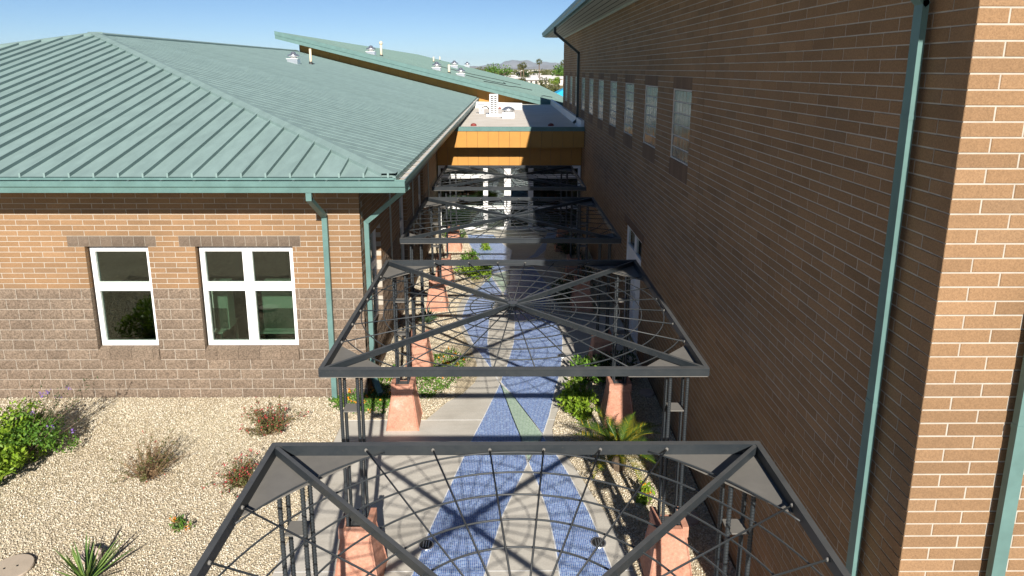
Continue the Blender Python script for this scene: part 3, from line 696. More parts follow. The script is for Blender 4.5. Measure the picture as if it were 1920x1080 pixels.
MB().box((XRK-.12, YK+.101, 4.046), (XRK, 43, 4.36)).build('base_flashing', 'white', LK)
MB().hexa([(-2.6, 39.6, 4.046), (.9, 37.4, 4.046), (.9, 37.6, 4.046), (-2.6, 39.8, 4.046)], [(-2.6, 39.6, 4.40), (.9, 37.4, 4.40), (.9, 37.6, 4.40), (-2.6, 39.8, 4.40)]).build('parapet', 'white', LK)
st = MB(); YSF = 26.0
Pk = lambda u, z, d: (u, YSF+d, z)
cols = [(-.88, -.70), (-.06, .20), (.88, 1.08)]
frame_bars(st, Pk, XLK+.02, XRK-.02, .0, 2.56, cols, [(.84, .96), (2.06, 2.22)], .10, 0, .12)
so_ = st.build('storefront', 'white', LK); so_['label'] = 'white framed glazed entrance'
xs = [XLK+.12, -.88, -.70, -.06, .20, .88, 1.08, XRK-.12]; zz = [.1, .84, .96, 2.06, 2.22, 2.46]
for i in range(0, 8, 2):
    for j in range(0, 6, 2): MB().box((xs[i], YSF+.06, zz[j]), (xs[i+1], YSF+.066, zz[j+1])).build('pane', 'glass', so_)
MB().box((.02, YSF-.06, .95), (.06, YSF-.002, 1.25)).build('handle', 'rubber', so_)
ik = MB(); x0, y0, z0, x1, y1, z1 = XLK, YSF+.2, .01, XRK, 34, 2.9
ik.add([(x0, y0, z0), (x1, y0, z0), (x1, y1, z0), (x0, y1, z0), (x0, y0, z1), (x1, y0, z1), (x1, y1, z1), (x0, y1, z1)], [(0, 1, 2, 3), (4, 7, 6, 5), (1, 5, 6, 2), (3, 2, 6, 7), (0, 3, 7, 4)]); ik.build('interior_room', 'interior', LK)
MB().box((XLK+.1, YSF+2.8, .02), (-.9, YSF+3.3, 1.0)).build('reception_counter', 'interior', LK)

# ------------------------------------------------------------------ far building with shed roof
FB = thing('classroom_building', 'long building with teal shed roof and orange gable behind the hipped roof', 'building', (-4, 70, 0))
X0, X1, Y0, Y1 = -14.24, 5.4, 43.0, 112.
zf = lambda x: 4.965-.2434*x
r2 = MB(); r2.hexa([(X0, Y0, zf(X0)-.4), (X1, Y0, zf(X1)-.4), (X1, Y1, zf(X1)-.4), (X0, Y1, zf(X0)-.4)], [(X0, Y0, zf(X0)-.03), (X1, Y0, zf(X1)-.03), (X1, Y1, zf(X1)-.03), (X0, Y1, zf(X0)-.03)])
rf2 = r2.build('roof', 'teal', FB)
y = Y0+.14; PW2 = .46; pm = None
while y < Y1-.2:
    if pm is None:
        k = MB(); k.add([(X0+.02, 0, zf(X0)), (X1, 0, zf(X1)), (X1, PW2, zf(X1)), (X0+.02, PW2, zf(X0))], [(0, 1, 2, 3)], 0.)
        k.hexa([(X0+.02, -.015, zf(X0)-.02), (X1, -.015, zf(X1)-.02), (X1, .015, zf(X1)-.02), (X0+.02, .015, zf(X0)-.02)], [(X0+.02, -.015, zf(X0)+.05), (X1, -.015, zf(X1)+.05), (X1, .015, zf(X1)+.05), (X0+.02, .015, zf(X0)+.05)], 0.)
        pm = k.mesh('roof_panel', 'roof2')
    o = link('roof_panel', pm, rf2, True); o.matrix_parent_inverse = WMP(rf2); o.location = (0, y, 0); y += PW2
ft = MB(); ft.hexa([(X0-.01, Y0-.03, zf(X0)-.17), (X1, Y0-.03, zf(X1)-.17), (X1, Y0+.12, zf(X1)-.17), (X0-.01, Y0+.12, zf(X0)-.17)], [(X0-.01, Y0-.03, zf(X0)+.06), (X1, Y0-.03, zf(X1)+.06), (X1, Y0+.12, zf(X1)+.06), (X0-.01, Y0+.12, zf(X0)+.06)]); ft.build('rake_trim', 'teal', rf2)
x = -13.05; WPL = .62
while x < 3.2:
    b = x+WPL
    MB().hexa([(x+.005, 44, 3.95), (b-.005, 44, 3.95), (b-.005, 44.06, 3.95), (x+.005, 44.06, 3.95)], [(x+.005, 44, zf(x)-.41), (b-.005, 44, zf(b)-.41), (b-.005, 44.06, zf(b)-.41), (x+.005, 44.06, zf(x)-.41)]).build('wall_panel', 'orange', FB); x = b
MB().hexa([(-13.1, 44.07, 0), (5, 44.07, 0), (5, 110, 0), (-13.1, 110, 0)], [(-13.1, 44.07, zf(-13.1)-.42), (5, 44.07, zf(5)-.42), (5, 110, zf(5)-.42), (-13.1, 110, zf(-13.1)-.42)]).build('wall', 'blackpaint', FB)
cb = MB()
for pts in ([(-1.5, 47), (-.8, 49.5), (.2, 51), (.9, 55), (2.2, 57)], [(-3, 52), (-1, 53), (0, 56), (-.2, 60)], [(-6, 60), (-3, 61), (-1, 66), (1.5, 68)], [(2.4, 46), (2.7, 48.5), (3.4, 50)]):
    cb.tube([(a, b, zf(a)+.07) for a, b in pts], .025, 5)
cb.build('lightning_cable', 'rubber', rf2)

# ------------------------------------------------------------------ roof fixtures
def fan(loc, s, lab, grp='mushroom exhaust fans on the roofs'):
    t = thing('roof_fan', lab, 'exhaust fan', loc, grp); x, y, z = loc
    MB().box((x-.38*s, y-.38*s, z-.2*s), (x+.38*s, y+.38*s, z+.28*s)).build('curb', 'alu', t)
    MB().box((x-.44*s, y-.44*s, z+.281*s), (x+.44*s, y+.44*s, z+.32*s)).build('curb_cap', 'white', t)
    MB().lathe([(.22*s, .32*s), (.22*s, .46*s), (.40*s, .47*s), (.46*s, .52*s), (.40*s, .60*s), (.20*s, .66*s), (.17*s, .78*s), (.06*s, .84*s)], loc, 20).build('hood', 'alu', t, True)
def rpipe(loc, h, r, lab, capp=False):
    t = thing('vent_pipe', lab, 'vent pipe', loc, 'vent pipes on the roofs')
    MB().lathe([(r, -.3), (r, h)], loc, 12).build('pipe', 'cream', t, True)
    if capp: MB().lathe([(r*1.15, h+.001), (r*1.6, h+.05), (r*1.5, h+.16), (r*.4, h+.24)], loc, 12).build('pipe_cap', 'cream', t, True)
    MB().lathe([(r*2.2, -.05), (r*1.2, .12)], loc, 12).build('flashing', 'rubber', t)
def on_roof(px, py, f):                                # where the ray through a pixel meets a roof plane z = f(x)
    d = ray(px, py); t = 20.
    for _ in range(60):
        z = f(d.x*t); t += (H+d.z*t-z)/max(.004, abs(d.z)+.05)*(1 if d.z-0 < 0 else -1)*0
        a = (f(d.x*t)-H-d.z*t); b = (f(d.x*(t+.5))-H-d.z*(t+.5)); g = (b-a)/.5
        t -= a/g if abs(g) > 1e-6 else 0
    return (d.x*t, d.y*t, f(d.x*t))
zl = lambda x: ZE+SL*(XE-x)
fan(on_roof(551, 118, zl), .62, 'silver mushroom exhaust fan high on the hipped teal roof')
rpipe(on_roof(583, 120, zl), .75, .06, 'cream vent pipe beside the fan on the hipped roof')
for px, py, s, lab in ((696, 102.8, .72, 'silver exhaust fan nearest the peak of the far shed roof'), (819, 132.5, .72, 'silver exhaust fan left of the short cream pipe on the far shed roof'), (864, 143.5, .72, 'silver exhaust fan nearest the orange gable on the far shed roof'), (852, 128, .95, 'small distant silver exhaust fan in the middle of the far shed roof'), (881, 126.5, 1., 'most distant silver exhaust fan at the far edge of the shed roof')):
    p = on_roof(px, py, zf); fan((p[0], min(p[1], 108), p[2]), s, lab)
for px, py, h, c, lab in ((715, 106, .8, True, 'cream vent pipe with round cap near the shed roof peak'), (842, 138, .6, False, 'short cream vent pipe between two fans on the shed roof'), (813, 117, .6, False, 'thin cream vent pipe far up the shed roof'), (837, 115, .6, False, 'farthest thin pipe near the skyline of the shed roof')):
    p = on_roof(px, py, zf); rpipe((p[0], min(p[1], 108), p[2]), h, .075, lab, c)
p = G(926, 217, 4.045)
t = thing('air_conditioner', 'white upright condenser unit with slatted side on the flat roof', 'air conditioner', p)
x, y, z = p
MB().box((x-.36, y-.45, z), (x+.5, y+.45, z+.08)).build('base_slab', 'white', t)
MB().box((x-.2, y-.4, z+.081), (x+.2, y+.4, z+1.02)).build('casing', 'white', t)
for i in range(9):
    for sx in (-1, 1): MB().box((x+sx*.085-.06, y-.412, z+.14+i*.095), (x+sx*.085+.06, y-.399, z+.19+i*.095)).build('louvre', 'rubber', t)
MB().tube([(x-.2, y, z+.3), (x-.35, y, z+.45), (x-.55, y, z+.4), (x-.62, y, z+.2)], .03, 6).build('refrigerant_hose', 'rubber', t)
p = G(903, 213, 4.045); x, y, z = p
t = thing('pipe_housing', 'small white pipe housing box beside the condenser on the flat roof', 'roof box', p)
MB().box((x-.12, y-.12, z), (x+.12, y+.12, z+.42)).build('box', 'white', t); MB().box((x-.2, y-.16, z+.421), (x+.16, y+.16, z+.46)).build('lid', 'alu', t)
p = G(953, 221, 4.045); x, y, z = p
t = thing('roof_fan', 'low domed silver fan on white curb on the flat roof', 'exhaust fan', p, 'mushroom exhaust fans on the roofs')
MB().box((x-.27, y-.27, z), (x+.27, y+.27, z+.26)).build('curb', 'white', t)
MB().lathe([(.2, .262), (.2, .32), (.29, .33), (.30, .38), (.22, .46), (.08, .52)], p, 24).build('hood', 'alu', t, True)
for px, py, lab in ((888, 236, 'red dome drain strainer at the sunny roof edge'), (1033, 236, 'dome drain strainer in the shaded part of the flat roof'), (938, 204, 'red dome drain strainer behind the condenser')):
    p = G(px, py, 4.045); t = MB().lathe([(.12, 0), (.115, .05), (.075, .09), (.02, .105)], p, 14).build('roof_drain', 'reddrain', None, True); tag(t, lab, 'roof drain', 'roof drains')

# ------------------------------------------------------------------ pergolas and their pedestals
PS, PZ, PY1, PP, PXC = 4.396, 2.964, 1.099, 5.915, .098
IX, IY = .28, .31                                    # post bundle inset from the corners
HP = .72                                             # pedestal shaft height
def rebar_mesh(L):
    mb = MB(); n = 7; prof = []; z = 0
    while z < L: prof += [(.0185, z), (.0225, z+.008), (.0225, z+.014), (.0185, z+.022)]; z += .03
    prof += [(.0185, L)]
    vs = []; fs = []
    for q, zz in prof:
        for k in range(n):
            a = 2*math.pi*k/n; vs.append((q*math.cos(a), q*math.sin(a), zz+(.006*k/n if 0 < zz < L else 0)))
    fs = [(i*n+k, i*n+(k+1) % n, (i+1)*n+(k+1) % n, (i+1)*n+k) for i in range(len(prof)-1) for k in range(n)]
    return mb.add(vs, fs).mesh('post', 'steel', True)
def build_pergola(loc, label):
    t = thing('pergola', label, 'pergola', loc, 'dark steel pergolas along the path'); h = PS/2; RWd, RHt = .052, .098
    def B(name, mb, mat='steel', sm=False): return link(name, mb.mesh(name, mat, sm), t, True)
    z1, z0 = PZ, PZ-RHt
    for s in (-1, 1):
        mb = MB().box((-h, s*h-(RWd if s > 0 else 0), z0), (h, s*h+(RWd if s < 0 else 0), z1)); mb.box((-h+.003, s*(h+.006)-.006, z1-.018), (h-.003, s*(h+.006)+.006, z1-.003)); B('rail', mb)
        B('rail', MB().box((s*h-(RWd if s > 0 else 0), -h+RWd, z0), (s*h+(RWd if s < 0 else 0), h-RWd, z1)))
    dg = (h-RWd-.002)
    for sx, sy in ((-1, -1), (1, -1), (-1, 1), (1, 1)):
        B('diagonal_bar', MB().beam((sx*.06, sy*.06, PZ-.042), (sx*dg, sy*dg, PZ-.042), .036, .072))
    B('hub', MB().lathe([(.075, PZ-.10), (.075, PZ-.004)], n=12))
    zz = PZ-.042; rr = .008
    wl = MB()
    for q in range(28):
        a = 2*math.pi*q/28 + math.pi/4
        if q % 7 == 0: continue
        c, s = math.cos(a), math.sin(a); L = (h-RWd+.005)/max(abs(c), abs(s))
        B('spoke', MB().tube([(c*.06, s*.06, zz), (c*L, s*L, zz)], rr, 6), sm=True)
        L -= .012; wl.lathe([(.004, -.017), (.016, -.009), (.017, .007), (.005, .017)], (c*L, s*L, zz), 6)
    stuff(B('weld_bead', wl, 'plate', True))
    inn = h-RWd+.004
    for i, rad in enumerate((.305, .61, .915, 1.22, 1.525, 1.83, 2.135, 2.44)):
        mb = MB(); N = 112; seg = []
        for k in range(N+1):
            a = 2*math.pi*k/N+(0 if rad < 2.2 else .0001); p = (rad*math.cos(a), rad*math.sin(a), zz-.02)
            if max(abs(p[0]), abs(p[1])) < inn: seg.append(p)
            else:
                if len(seg) > 1: B('ring_arc', MB().tube(seg, rr, 6), sm=True)
                seg = []
        if len(seg) > 1: B('ring' if len(seg) > N else 'ring_arc', MB().tube(seg, rr, 6), sm=True)
    lg = .90; e = .012
    for sx, sy in ((-1, -1), (1, -1), (-1, 1), (1, 1)):
        cx, cy = sx*(h-.01), sy*(h-.01)
        hx, hy = cx-sx*lg/2, cy-sy*lg/2
        for pts in ([(cx-sx*.004, cy), (cx-sx*lg, cy), (hx-sx*.002, hy+sy*.002)], [(cx, cy-sy*.004), (cx, cy-sy*lg), (hx+sx*.002, hy-sy*.002)]):
            if len(pts) == 3: B('gusset_plate', MB().poly(pts, z0-.002, e), 'plate')
    bx, by = h-IX, h-IY; s = .1
    ring_z = [PZ-RHt-.55, PZ-RHt-1.15]
    for sx, sy in ((-1, -1), (1, -1), (-1, 1), (1, 1)):
        for ax in (-1, 1):
            for ay in (-1, 1):
                o = link('post', POST, t, True); o.location = (sx*bx+ax*s, sy*by+ay*s, HP+.03)
        for z in ring_z: B('spreader_plate', MB().box((sx*bx-s+.012, sy*by-s+.005, z), (sx*bx+s-.012, sy*by+s-.005, z+.012)), 'plate')
        B('base_plate', MB().box((sx*bx-.13, sy*by-.13, HP+.012), (sx*bx+.13, sy*by+.13, HP+.03)))
        B('cap_plate', MB().box((sx*bx-.14, sy*by-.14, z0-.03), (sx*bx+.14, sy*by+.14, z0-.0155)))
    return t
POST = rebar_mesh(PZ-.098-.0155-HP-.03-.012)
def copy_thing(src, loc, label):
    c = src.copy(); COL.objects.link(c); c.location = loc; c['label'] = label; WM[c.name] = Matrix.Translation(Vector(loc))
    for ch in src.children:
        k = ch.copy(); COL.objects.link(k); k.parent = c
    return c
PL = ['nearest dark steel pergola with spiderweb grid, cut by the photo bottom', 'dark steel pergola with complete spiderweb grid, second from the camera', 'half shaded dark steel pergola, third from the camera', 'farthest dark steel pergola, just in front of the glazed entrance']
pcs = [(PXC, PY1+i*PP+PS/2, 0) for i in range(4)]
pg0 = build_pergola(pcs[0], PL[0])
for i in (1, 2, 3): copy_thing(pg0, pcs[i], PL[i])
def build_pedestal(loc, label):
    t = thing('pedestal', label, 'pedestal', loc, 'terracotta pedestals carrying the pergola posts')
    def B(name, mb, mat='terracotta'): return link(name, mb.mesh(name, mat), t, True)
    b, tp, z = .29, .175, HP-.02
    mb = MB(); mb.hexa([(-b, -b, -.05), (b, -b, -.05), (b, b, -.05), (-b, b, -.05)], [(-tp, -tp, z), (tp, -tp, z), (tp, tp, z), (-tp, tp, z)]); B('shaft', mb)
    f = MB()                                           # raised corner arrises
    for sx in (-1, 1):
        for sy in (-1, 1): f.beam((sx*(b-.004), sy*(b-.004), -.04), (sx*(tp-.004), sy*(tp-.004), z), .022, .022)
    B('corner_rib', f)
    c = .196; zc = HP+.125
    B('cap', MB().box((-c, -c, z+.001), (c, c, HP+.01)))
    B('cap_arm', MB().box((-c, -c, HP+.0105), (-c+.075, c, zc))); B('cap_arm', MB().box((c-.075, -c, HP+.0105), (c, c, zc)))
    B('cap_front', MB().box((-c+.0755, -c+.001, HP+.0105), (c-.0755, -c+.07, zc-.03)))
    return t
names = {0: 'nearest pergola', 1: 'second pergola', 2: 'third pergola', 3: 'farthest pergola'}
ped = None
for i in range(4):
    for sx, ln in ((-1, 'left'), (1, 'right')):
        for sy, fn in ((-1, 'front'), (1, 'rear')):
            lab = f'terracotta concrete pedestal under the {fn} {ln} posts of the {names[i]}'
            loc = (pcs[i][0]+sx*(PS/2-IX), pcs[i][1]+sy*(PS/2-IY), 0)
            ped = build_pedestal(loc, lab) if ped is None else (copy_thing(ped, loc, lab) and ped)
# in-ground lights
for px, py, lab in ((799, 1023, 'round metal ground light at the left edge of the blue mosaic'), (1122, 1019, 'round metal ground light at the right edge of the blue mosaic'), (1054, 668, 'round metal ground light on the mosaic under the second pergola')):
    p = G(px, py); t = thing('ground_light', lab, 'ground light', p, 'round ground lights in the path')
    MB().lathe([(.105, .0), (.105, .018), (.09, .022), (.086, .014)], p, 24).build('bezel', 'alu', t, True)
    MB().lathe([(.085, .002), (.085, .021)], p, 20).build('lens', 'rubber', t)
    for k in (-1, 0, 1): MB().box((p.x+k*.035-.006, p.y-.06, .0205), (p.x+k*.035+.006, p.y+.06, .026)).build('guard_bar', 'alu', t)
# valve lids and rocks
p = G(22, 1072); t = thing('valve_lid', 'round tan concrete lid lying on the gravel at the lower left', 'lid', p)
MB().lathe([(.24, -.01), (.25, .05), (.24, .065)], p, 28).build('lid_disc', 'lid', t); MB().lathe([(.015, .06), (.015, .067)], p+Vector((.06, .03, 0)), 8).build('bolt', 'rubber', t); MB().lathe([(.015, .06), (.015, .067)], p+Vector((-.07, -.02, 0)), 8).build('bolt', 'rubber', t)
for px, py, lab in ((1212, 740, 'round grey valve lid in the shaded gravel behind the second pergola'), (1291, 975, 'round grey valve lid in the shaded gravel near the wall')):
    p = G(px, py); o = MB().lathe([(.15, 0), (.15, .05), (.14, .06)], p, 24).build('valve_lid', 'rock'); tag(o, lab, 'lid', 'valve lids')
def rock(px, py, s, lab):
    p = G(px, py); mb = MB(); n, mth = 10, 6; vs = []; fs = []
    rr = random.Random(px)
    for j in range(mth+1):
        ph = math.pi*j/mth
        for k in range(n):
            th = 2*math.pi*k/n; q = s*(1+rr.uniform(-.18, .18)); vs.append((p.x+q*1.1*math.sin(ph)*math.cos(th), p.y+q*.8*math.sin(ph)*math.sin(th), s*.45+q*.8*math.cos(ph)))
    fs = [(j*n+k, (j+1)*n+k, (j+1)*n+(k+1) % n, j*n+(k+1) % n) for j in range(mth) for k in range(n)]
    tag(mb.add(vs, fs, .5).build('rock', 'rock'), lab, 'rock', 'rocks in the yard')
rock(175, 1046, .12, 'rounded brown rock behind the spiky yucca'); rock(160, 1052, .08, 'smaller split rock touching the rounded rock behind the yucca')

# ------------------------------------------------------------------ plants
def leaves(P, size, mat, name, parent, up=.3, elong=2.2, dirs=None, bias=None):
    """leaf shaped faces at the points P"""
    n = len(P); d = rng.normal(size=(n, 3)) if dirs is None else dirs+rng.normal(size=(n, 3))*.35
    d[:, 2] += up; d /= np.linalg.norm(d, axis=1)[:, None]
    s = np.cross(d, rng.normal(size=(n, 3))); s /= np.linalg.norm(s, axis=1)[:, None]+1e-9
    L = (size*rng.uniform(.6, 1.3, n))[:, None]; w = L/elong
    nrm = np.cross(d, s)
    V = np.stack([P, P+d*L*.45+s*w*.5+nrm*w*.12, P+d*L, P+d*L*.45-s*w*.5+nrm*w*.12], 1).reshape(-1, 3)
    Fq = (np.arange(4)[None]+(np.arange(n)*4)[:, None])
    r = rng.random(n) if bias is None else np.clip(bias+rng.normal(0, .16, n), 0, .999)
    return link(name, npmesh(name, V, Fq, mat, r), parent)
def blob(c, rad, n, shell=.5, clumps=9, cs=.45):
    c = np.array(c); rad = np.array(rad)
    cc = rng.normal(size=(clumps, 3)); cc /= np.linalg.norm(cc, axis=1)[:, None]; cc *= rng.uniform(.35, .85, (clumps, 1))
    k = rng.integers(0, clumps, n); q = rng.normal(size=(n, 3)); q /= np.linalg.norm(q, axis=1)[:, None]
    q = cc[k]+q*(rng.uniform(shell, 1, (n, 1))**.5)*cs*rng.uniform(.7, 1.2, (clumps, 1))[k]
    P = c+q*rad; P = P[P[:, 2] > .02]; return P
def stems(c, tips, name, parent, r=.006, mat='bark'):
    mb = MB(); c = Vector(c)
    for tp in tips:
        tp = Vector(tp); mid = c.lerp(tp, .5)+Vector((random.uniform(-.05, .05), random.uniform(-.05, .05), .04)); mb.tube([c, mid, tp], [r*1.5, r, r*.5], 4, False)
    return mb.build(name, mat, parent)
def shrub(px, py, rad, n, size, mat, label, flower=None, nf=0, fs=.04, name='shrub', cat='shrub', zc=.85, dry=0, clumps=10, elong=2.2, at=None, grp=None):
    c = G(px, py) if at is None else Vector(at); t = thing(name, label, cat, c, grp)
    P = blob((c.x, c.y, rad[2]*zc), rad, n, clumps=clumps); leaves(P, size, mat, 'foliage', t, elong=elong)
    idx = rng.choice(len(P), min(30, len(P)), False); stems(c, [tuple(P[i]) for i in idx], 'stem', t)
    if dry:
        Q = blob((c.x+rad[0]*.2, c.y+rad[1]*.1, rad[2]*zc*1.05), [r*1.12 for r in rad], dry, .7, clumps=clumps); leaves(Q, size*1.5, 'drytwig', 'dry_twig', t, .8, 6)
    if flower:
        Q = P[P[:, 2] > np.quantile(P[:, 2], .35)]; Q = Q[rng.choice(len(Q), min(nf, len(Q)), False)]+np.array([0, 0, size*.5])
        Q = np.repeat(Q, 4, 0)+rng.normal(0, fs*.25, (len(Q)*4, 3)); stuff(leaves(Q, fs, flower, 'flower', t, .5, 1.3))
    return t
# big lantana-like bush at the left edge
c = G(8, 900); t = thing('bush', 'large bright green bush with purple flowers at the left edge', 'bush', c)
P1 = blob((c.x-.28, c.y-.1, .5), (.75, 1.2, .7), 8200, clumps=26, cs=.36); leaves(P1, .08, 'leaflime', 'foliage', t)
P2 = blob((c.x+.08, c.y+.72, .40), (.62, .58, .46), 2600, clumps=16, cs=.34); leaves(P2, .06, 'leaf', 'foliage', t)
tips = [(c.x+random.uniform(-.5, .75), c.y+random.uniform(.5, 1.5), random.uniform(.45, 1.15)) for _ in range(34)]
P3 = blob((c.x-.2, c.y-.8, .4), (.55, .6, .5), 3200, clumps=14, cs=.36); leaves(P3, .08, 'leaflime', 'foliage', t)
stems((c.x, c.y+.3, 0), tips, 'stem', t, .007, 'bark')
Q = np.array([np.array(tp)*(f)+np.array((c.x, c.y+.3, 0))*(1-f)+rng.normal(0, .02, 3) for tp in tips for f in rng.uniform(.55, 1.02, 26)]); leaves(Q, .05, 'leafdark', 'sprig_leaf', t, .4, 3)
Q = np.array([np.array(random.choice(tips))+rng.normal(0, .05, 3) for _ in range(9)]); Q = np.concatenate([Q, P2[rng.choice(len(P2), 5)]+[0, 0, .08]]); Q = np.repeat(Q, 14, 0)+rng.normal(0, .022, (len(Q)*14, 3)); stuff(leaves(Q, .03, 'purpleflower', 'flower', t, .5, 1.3))
def sprigs(px, py, n, L, mat, label, size=.035, per=26, flower=None, ff=.3, fs=.02, spread=1.0, dry=0., tilt=(0, 0)):
    """loose shrub of thin stems that fan out from the base, leaves along each"""
    c = G(px, py); t = thing('shrub', label, 'shrub', c); mb = MB(); P, Dr, Fl, Q = [], [], [], []
    for i in range(n):
        a = random.uniform(0, 2*math.pi); e = random.uniform(.25, 1.45) if spread > .9 else random.uniform(.6, 1.45); l = L*random.uniform(.45, 1.1)
        d = Vector((math.cos(a)*math.cos(e)*spread+tilt[0], math.sin(a)*math.cos(e)*spread+tilt[1], math.sin(e))).normalized()
        b0 = c+Vector((random.gauss(0, .05), random.gauss(0, .05), 0)); m1 = b0+d*l*.5+Vector((random.gauss(0, .03), random.gauss(0, .03), .03)); e1 = b0+d*l+Vector((random.gauss(0, .05), random.gauss(0, .05), 0))
        e1.z = max(e1.z, .04); mb.tube([b0, m1, e1], [.004, .003, .0015], 4, False)
        bare = random.random() < dry
        for k in range(per if not bare else per//2):
            f = random.uniform(.3, 1.03); p = b0.lerp(m1, f*2) if f < .5 else m1.lerp(e1, f*2-1)
            (Q if bare else P).append(tuple(p+Vector((random.gauss(0, .012), random.gauss(0, .012), random.gauss(0, .012)))))
        if flower and random.random() < ff: Fl += [tuple(e1+Vector((random.gauss(0, .014), random.gauss(0, .014), random.gauss(0, .02)))) for _ in range(6)]
    mb.build('stem', 'drytwig', t)
    if P: leaves(np.array(P), size, mat, 'foliage', t, .5, 2.2)
    if Q: stuff(leaves(np.array(Q), size*1.3, 'drytwig', 'dry_twig', t, .6, 5))
    if Fl: stuff(leaves(np.array(Fl), fs, flower, 'flower', t, .4, 1.3))
sprigs(507, 812, 95, .62, 'leafolive', 'red flowered shrub beside the brick wall left of the pergolas', flower='redflower', ff=.7, fs=.024, dry=.12)
sprigs(452, 912, 80, .50, 'leafolive', 'red flowered shrub half hidden by the nearest pergola rail', flower='redflower', ff=.8, fs=.024, dry=.1)
sprigs(278, 895, 120, .66, 'leafolive', 'dry brown shrub standing alone on the gravel', flower='redflower', ff=.05, dry=.72, tilt=(.15, .1))
sprigs(342, 990, 18, .15, 'leaf', 'small orange flowering plant alone on the gravel', size=.05, per=9, flower='orangeflower', ff=.5, fs=.026)
def rosette(px, py, n, L, w, mat, label, name, lean=(.25, 1.2), at=None, cat='plant', keel=.25):
    c = G(px, py) if at is None else Vector(at); t = thing(name, label, cat, c)
    for i in range(n):
        a = 2.4*i+random.uniform(-.3, .3); el = random.uniform(*lean); l = L*random.uniform(.75, 1.1); mb = MB()
        d = Vector((math.cos(a)*math.cos(el), math.sin(a)*math.cos(el), math.sin(el))); s = Vector((-math.sin(a), math.cos(a), 0)); nn = d.cross(s)
        vs = []
        for q, ww, sag in ((0, .55, 0), (.3, 1, 0), (.65, .75, -.03), (1, .03, -.09)):
            p = c+Vector((0, 0, .04))+d*l*q+Vector((0, 0, sag*l)); vs += [p-s*w*ww/2, p-nn*w*keel*ww, p+s*w*ww/2]
        mb.add(vs, [(r*3+k, r*3+k+1, r*3+k+4, r*3+k+3) for r in range(3) for k in range(2)]); mb.build('leaf_blade', mat, t)
    return t
rosette(163, 1100, 46, .62, .032, 'yucca', 'spiky yucca with thin green blades at the bottom edge', 'yucca', (.35, 1.35))
rosette(800, 606, 38, .42, .07, 'agave', 'dark green agave beside the third pergola pedestal', 'agave', (.25, 1.3))
# ground cover with yellow flowers
def cover(px_poly, n, label, flower=None, nf=0, mat='leaf', size=.055, hgt=.16, name='ground_cover'):
    pts = [tuple(G(*p)[:2]) for p in px_poly]; A = np.array(pts); c = A.mean(0); t = thing(name, label, 'ground cover', (c[0], c[1], 0))
    lo, hi = A.min(0), A.max(0); P = np.stack([rng.uniform(lo[0], hi[0], n*4), rng.uniform(lo[1], hi[1], n*4)], 1); P = P[inside(P, pts)][:n]
    hz = hgt*(.45+.55*np.sin(P[:, 0]*7.3+1)*np.sin(P[:, 1]*6.1)); P = np.concatenate([P+rng.normal(0, .03, P.shape), (np.clip(hz, .04, 1)*rng.uniform(.3, 1, len(P)))[:, None]], 1)
    leaves(P, size, mat, 'foliage', t, .5, 1.9)
    if flower: Q = P[rng.choice(len(P), nf)]+[0, 0, .06]; Q = np.repeat(Q, 6, 0)+rng.normal(0, .012, (nf*6, 3)); stuff(leaves(Q, .035, flower, 'flower', t, .5, 1.2))
    return t
cover([(618, 748), (700, 735), (735, 745), (722, 778), (660, 776), (624, 768)], 1900, 'green ground cover with yellow flowers at the corner of the brick building', 'orangeflower', 22)
cover([(780, 700), (800, 672), (850, 662), (877, 676), (862, 710), (838, 735), (795, 752), (782, 740)], 2200, 'green ground cover with yellow flowers between pedestal and path curve', 'orangeflower', 26)
cover([(700, 700), (740, 690), (745, 730), (700, 742)], 700, 'shaded green ground cover behind the second pergola pedestal', 'orangeflower', 6)
shrub(890, 520, (.55, .75, .22), 1000, .10, 'leaflime', 'sprawling bright green vine at the left path edge under the third pergola', clumps=12)
shrub(912, 468, (.3, .4, .15), 240, .09, 'leaflime', 'small bright vine sprig at the far left path edge', clumps=6)
shrub(1084, 770, (.34, .62, .26), 1500, .10, 'leaflime', 'bright green vine spilling toward the path by the right pedestal', clumps=16)
shrub(1098, 715, (.36, .45, .3), 900, .10, 'leaf', 'green leafy vine behind the bright vine at the right path edge', clumps=10)
shrub(1215, 948, (.16, .14, .16), 320, .085, 'leaflime', 'small plant with orange flowers beside the sago palm', 'orangeflower', 12, .045, clumps=6)
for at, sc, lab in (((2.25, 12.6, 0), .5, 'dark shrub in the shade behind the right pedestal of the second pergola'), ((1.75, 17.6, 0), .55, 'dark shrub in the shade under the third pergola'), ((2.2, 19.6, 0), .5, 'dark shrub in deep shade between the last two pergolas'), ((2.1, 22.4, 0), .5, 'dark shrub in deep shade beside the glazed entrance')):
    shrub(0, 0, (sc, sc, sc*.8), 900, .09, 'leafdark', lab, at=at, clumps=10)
shrub(0, 0, (.5, .4, .25), 700, .08, 'leaf', 'low green plants at the entrance beside the last pergola pedestal', at=(-1.9, 24.6, 0), clumps=8)
shrub(0, 0, (.3, .5, .3), 600, .08, 'leaf', 'green plant beside the pedestals of the farthest pergola', at=(-1.2, 21.2, 0), clumps=8)
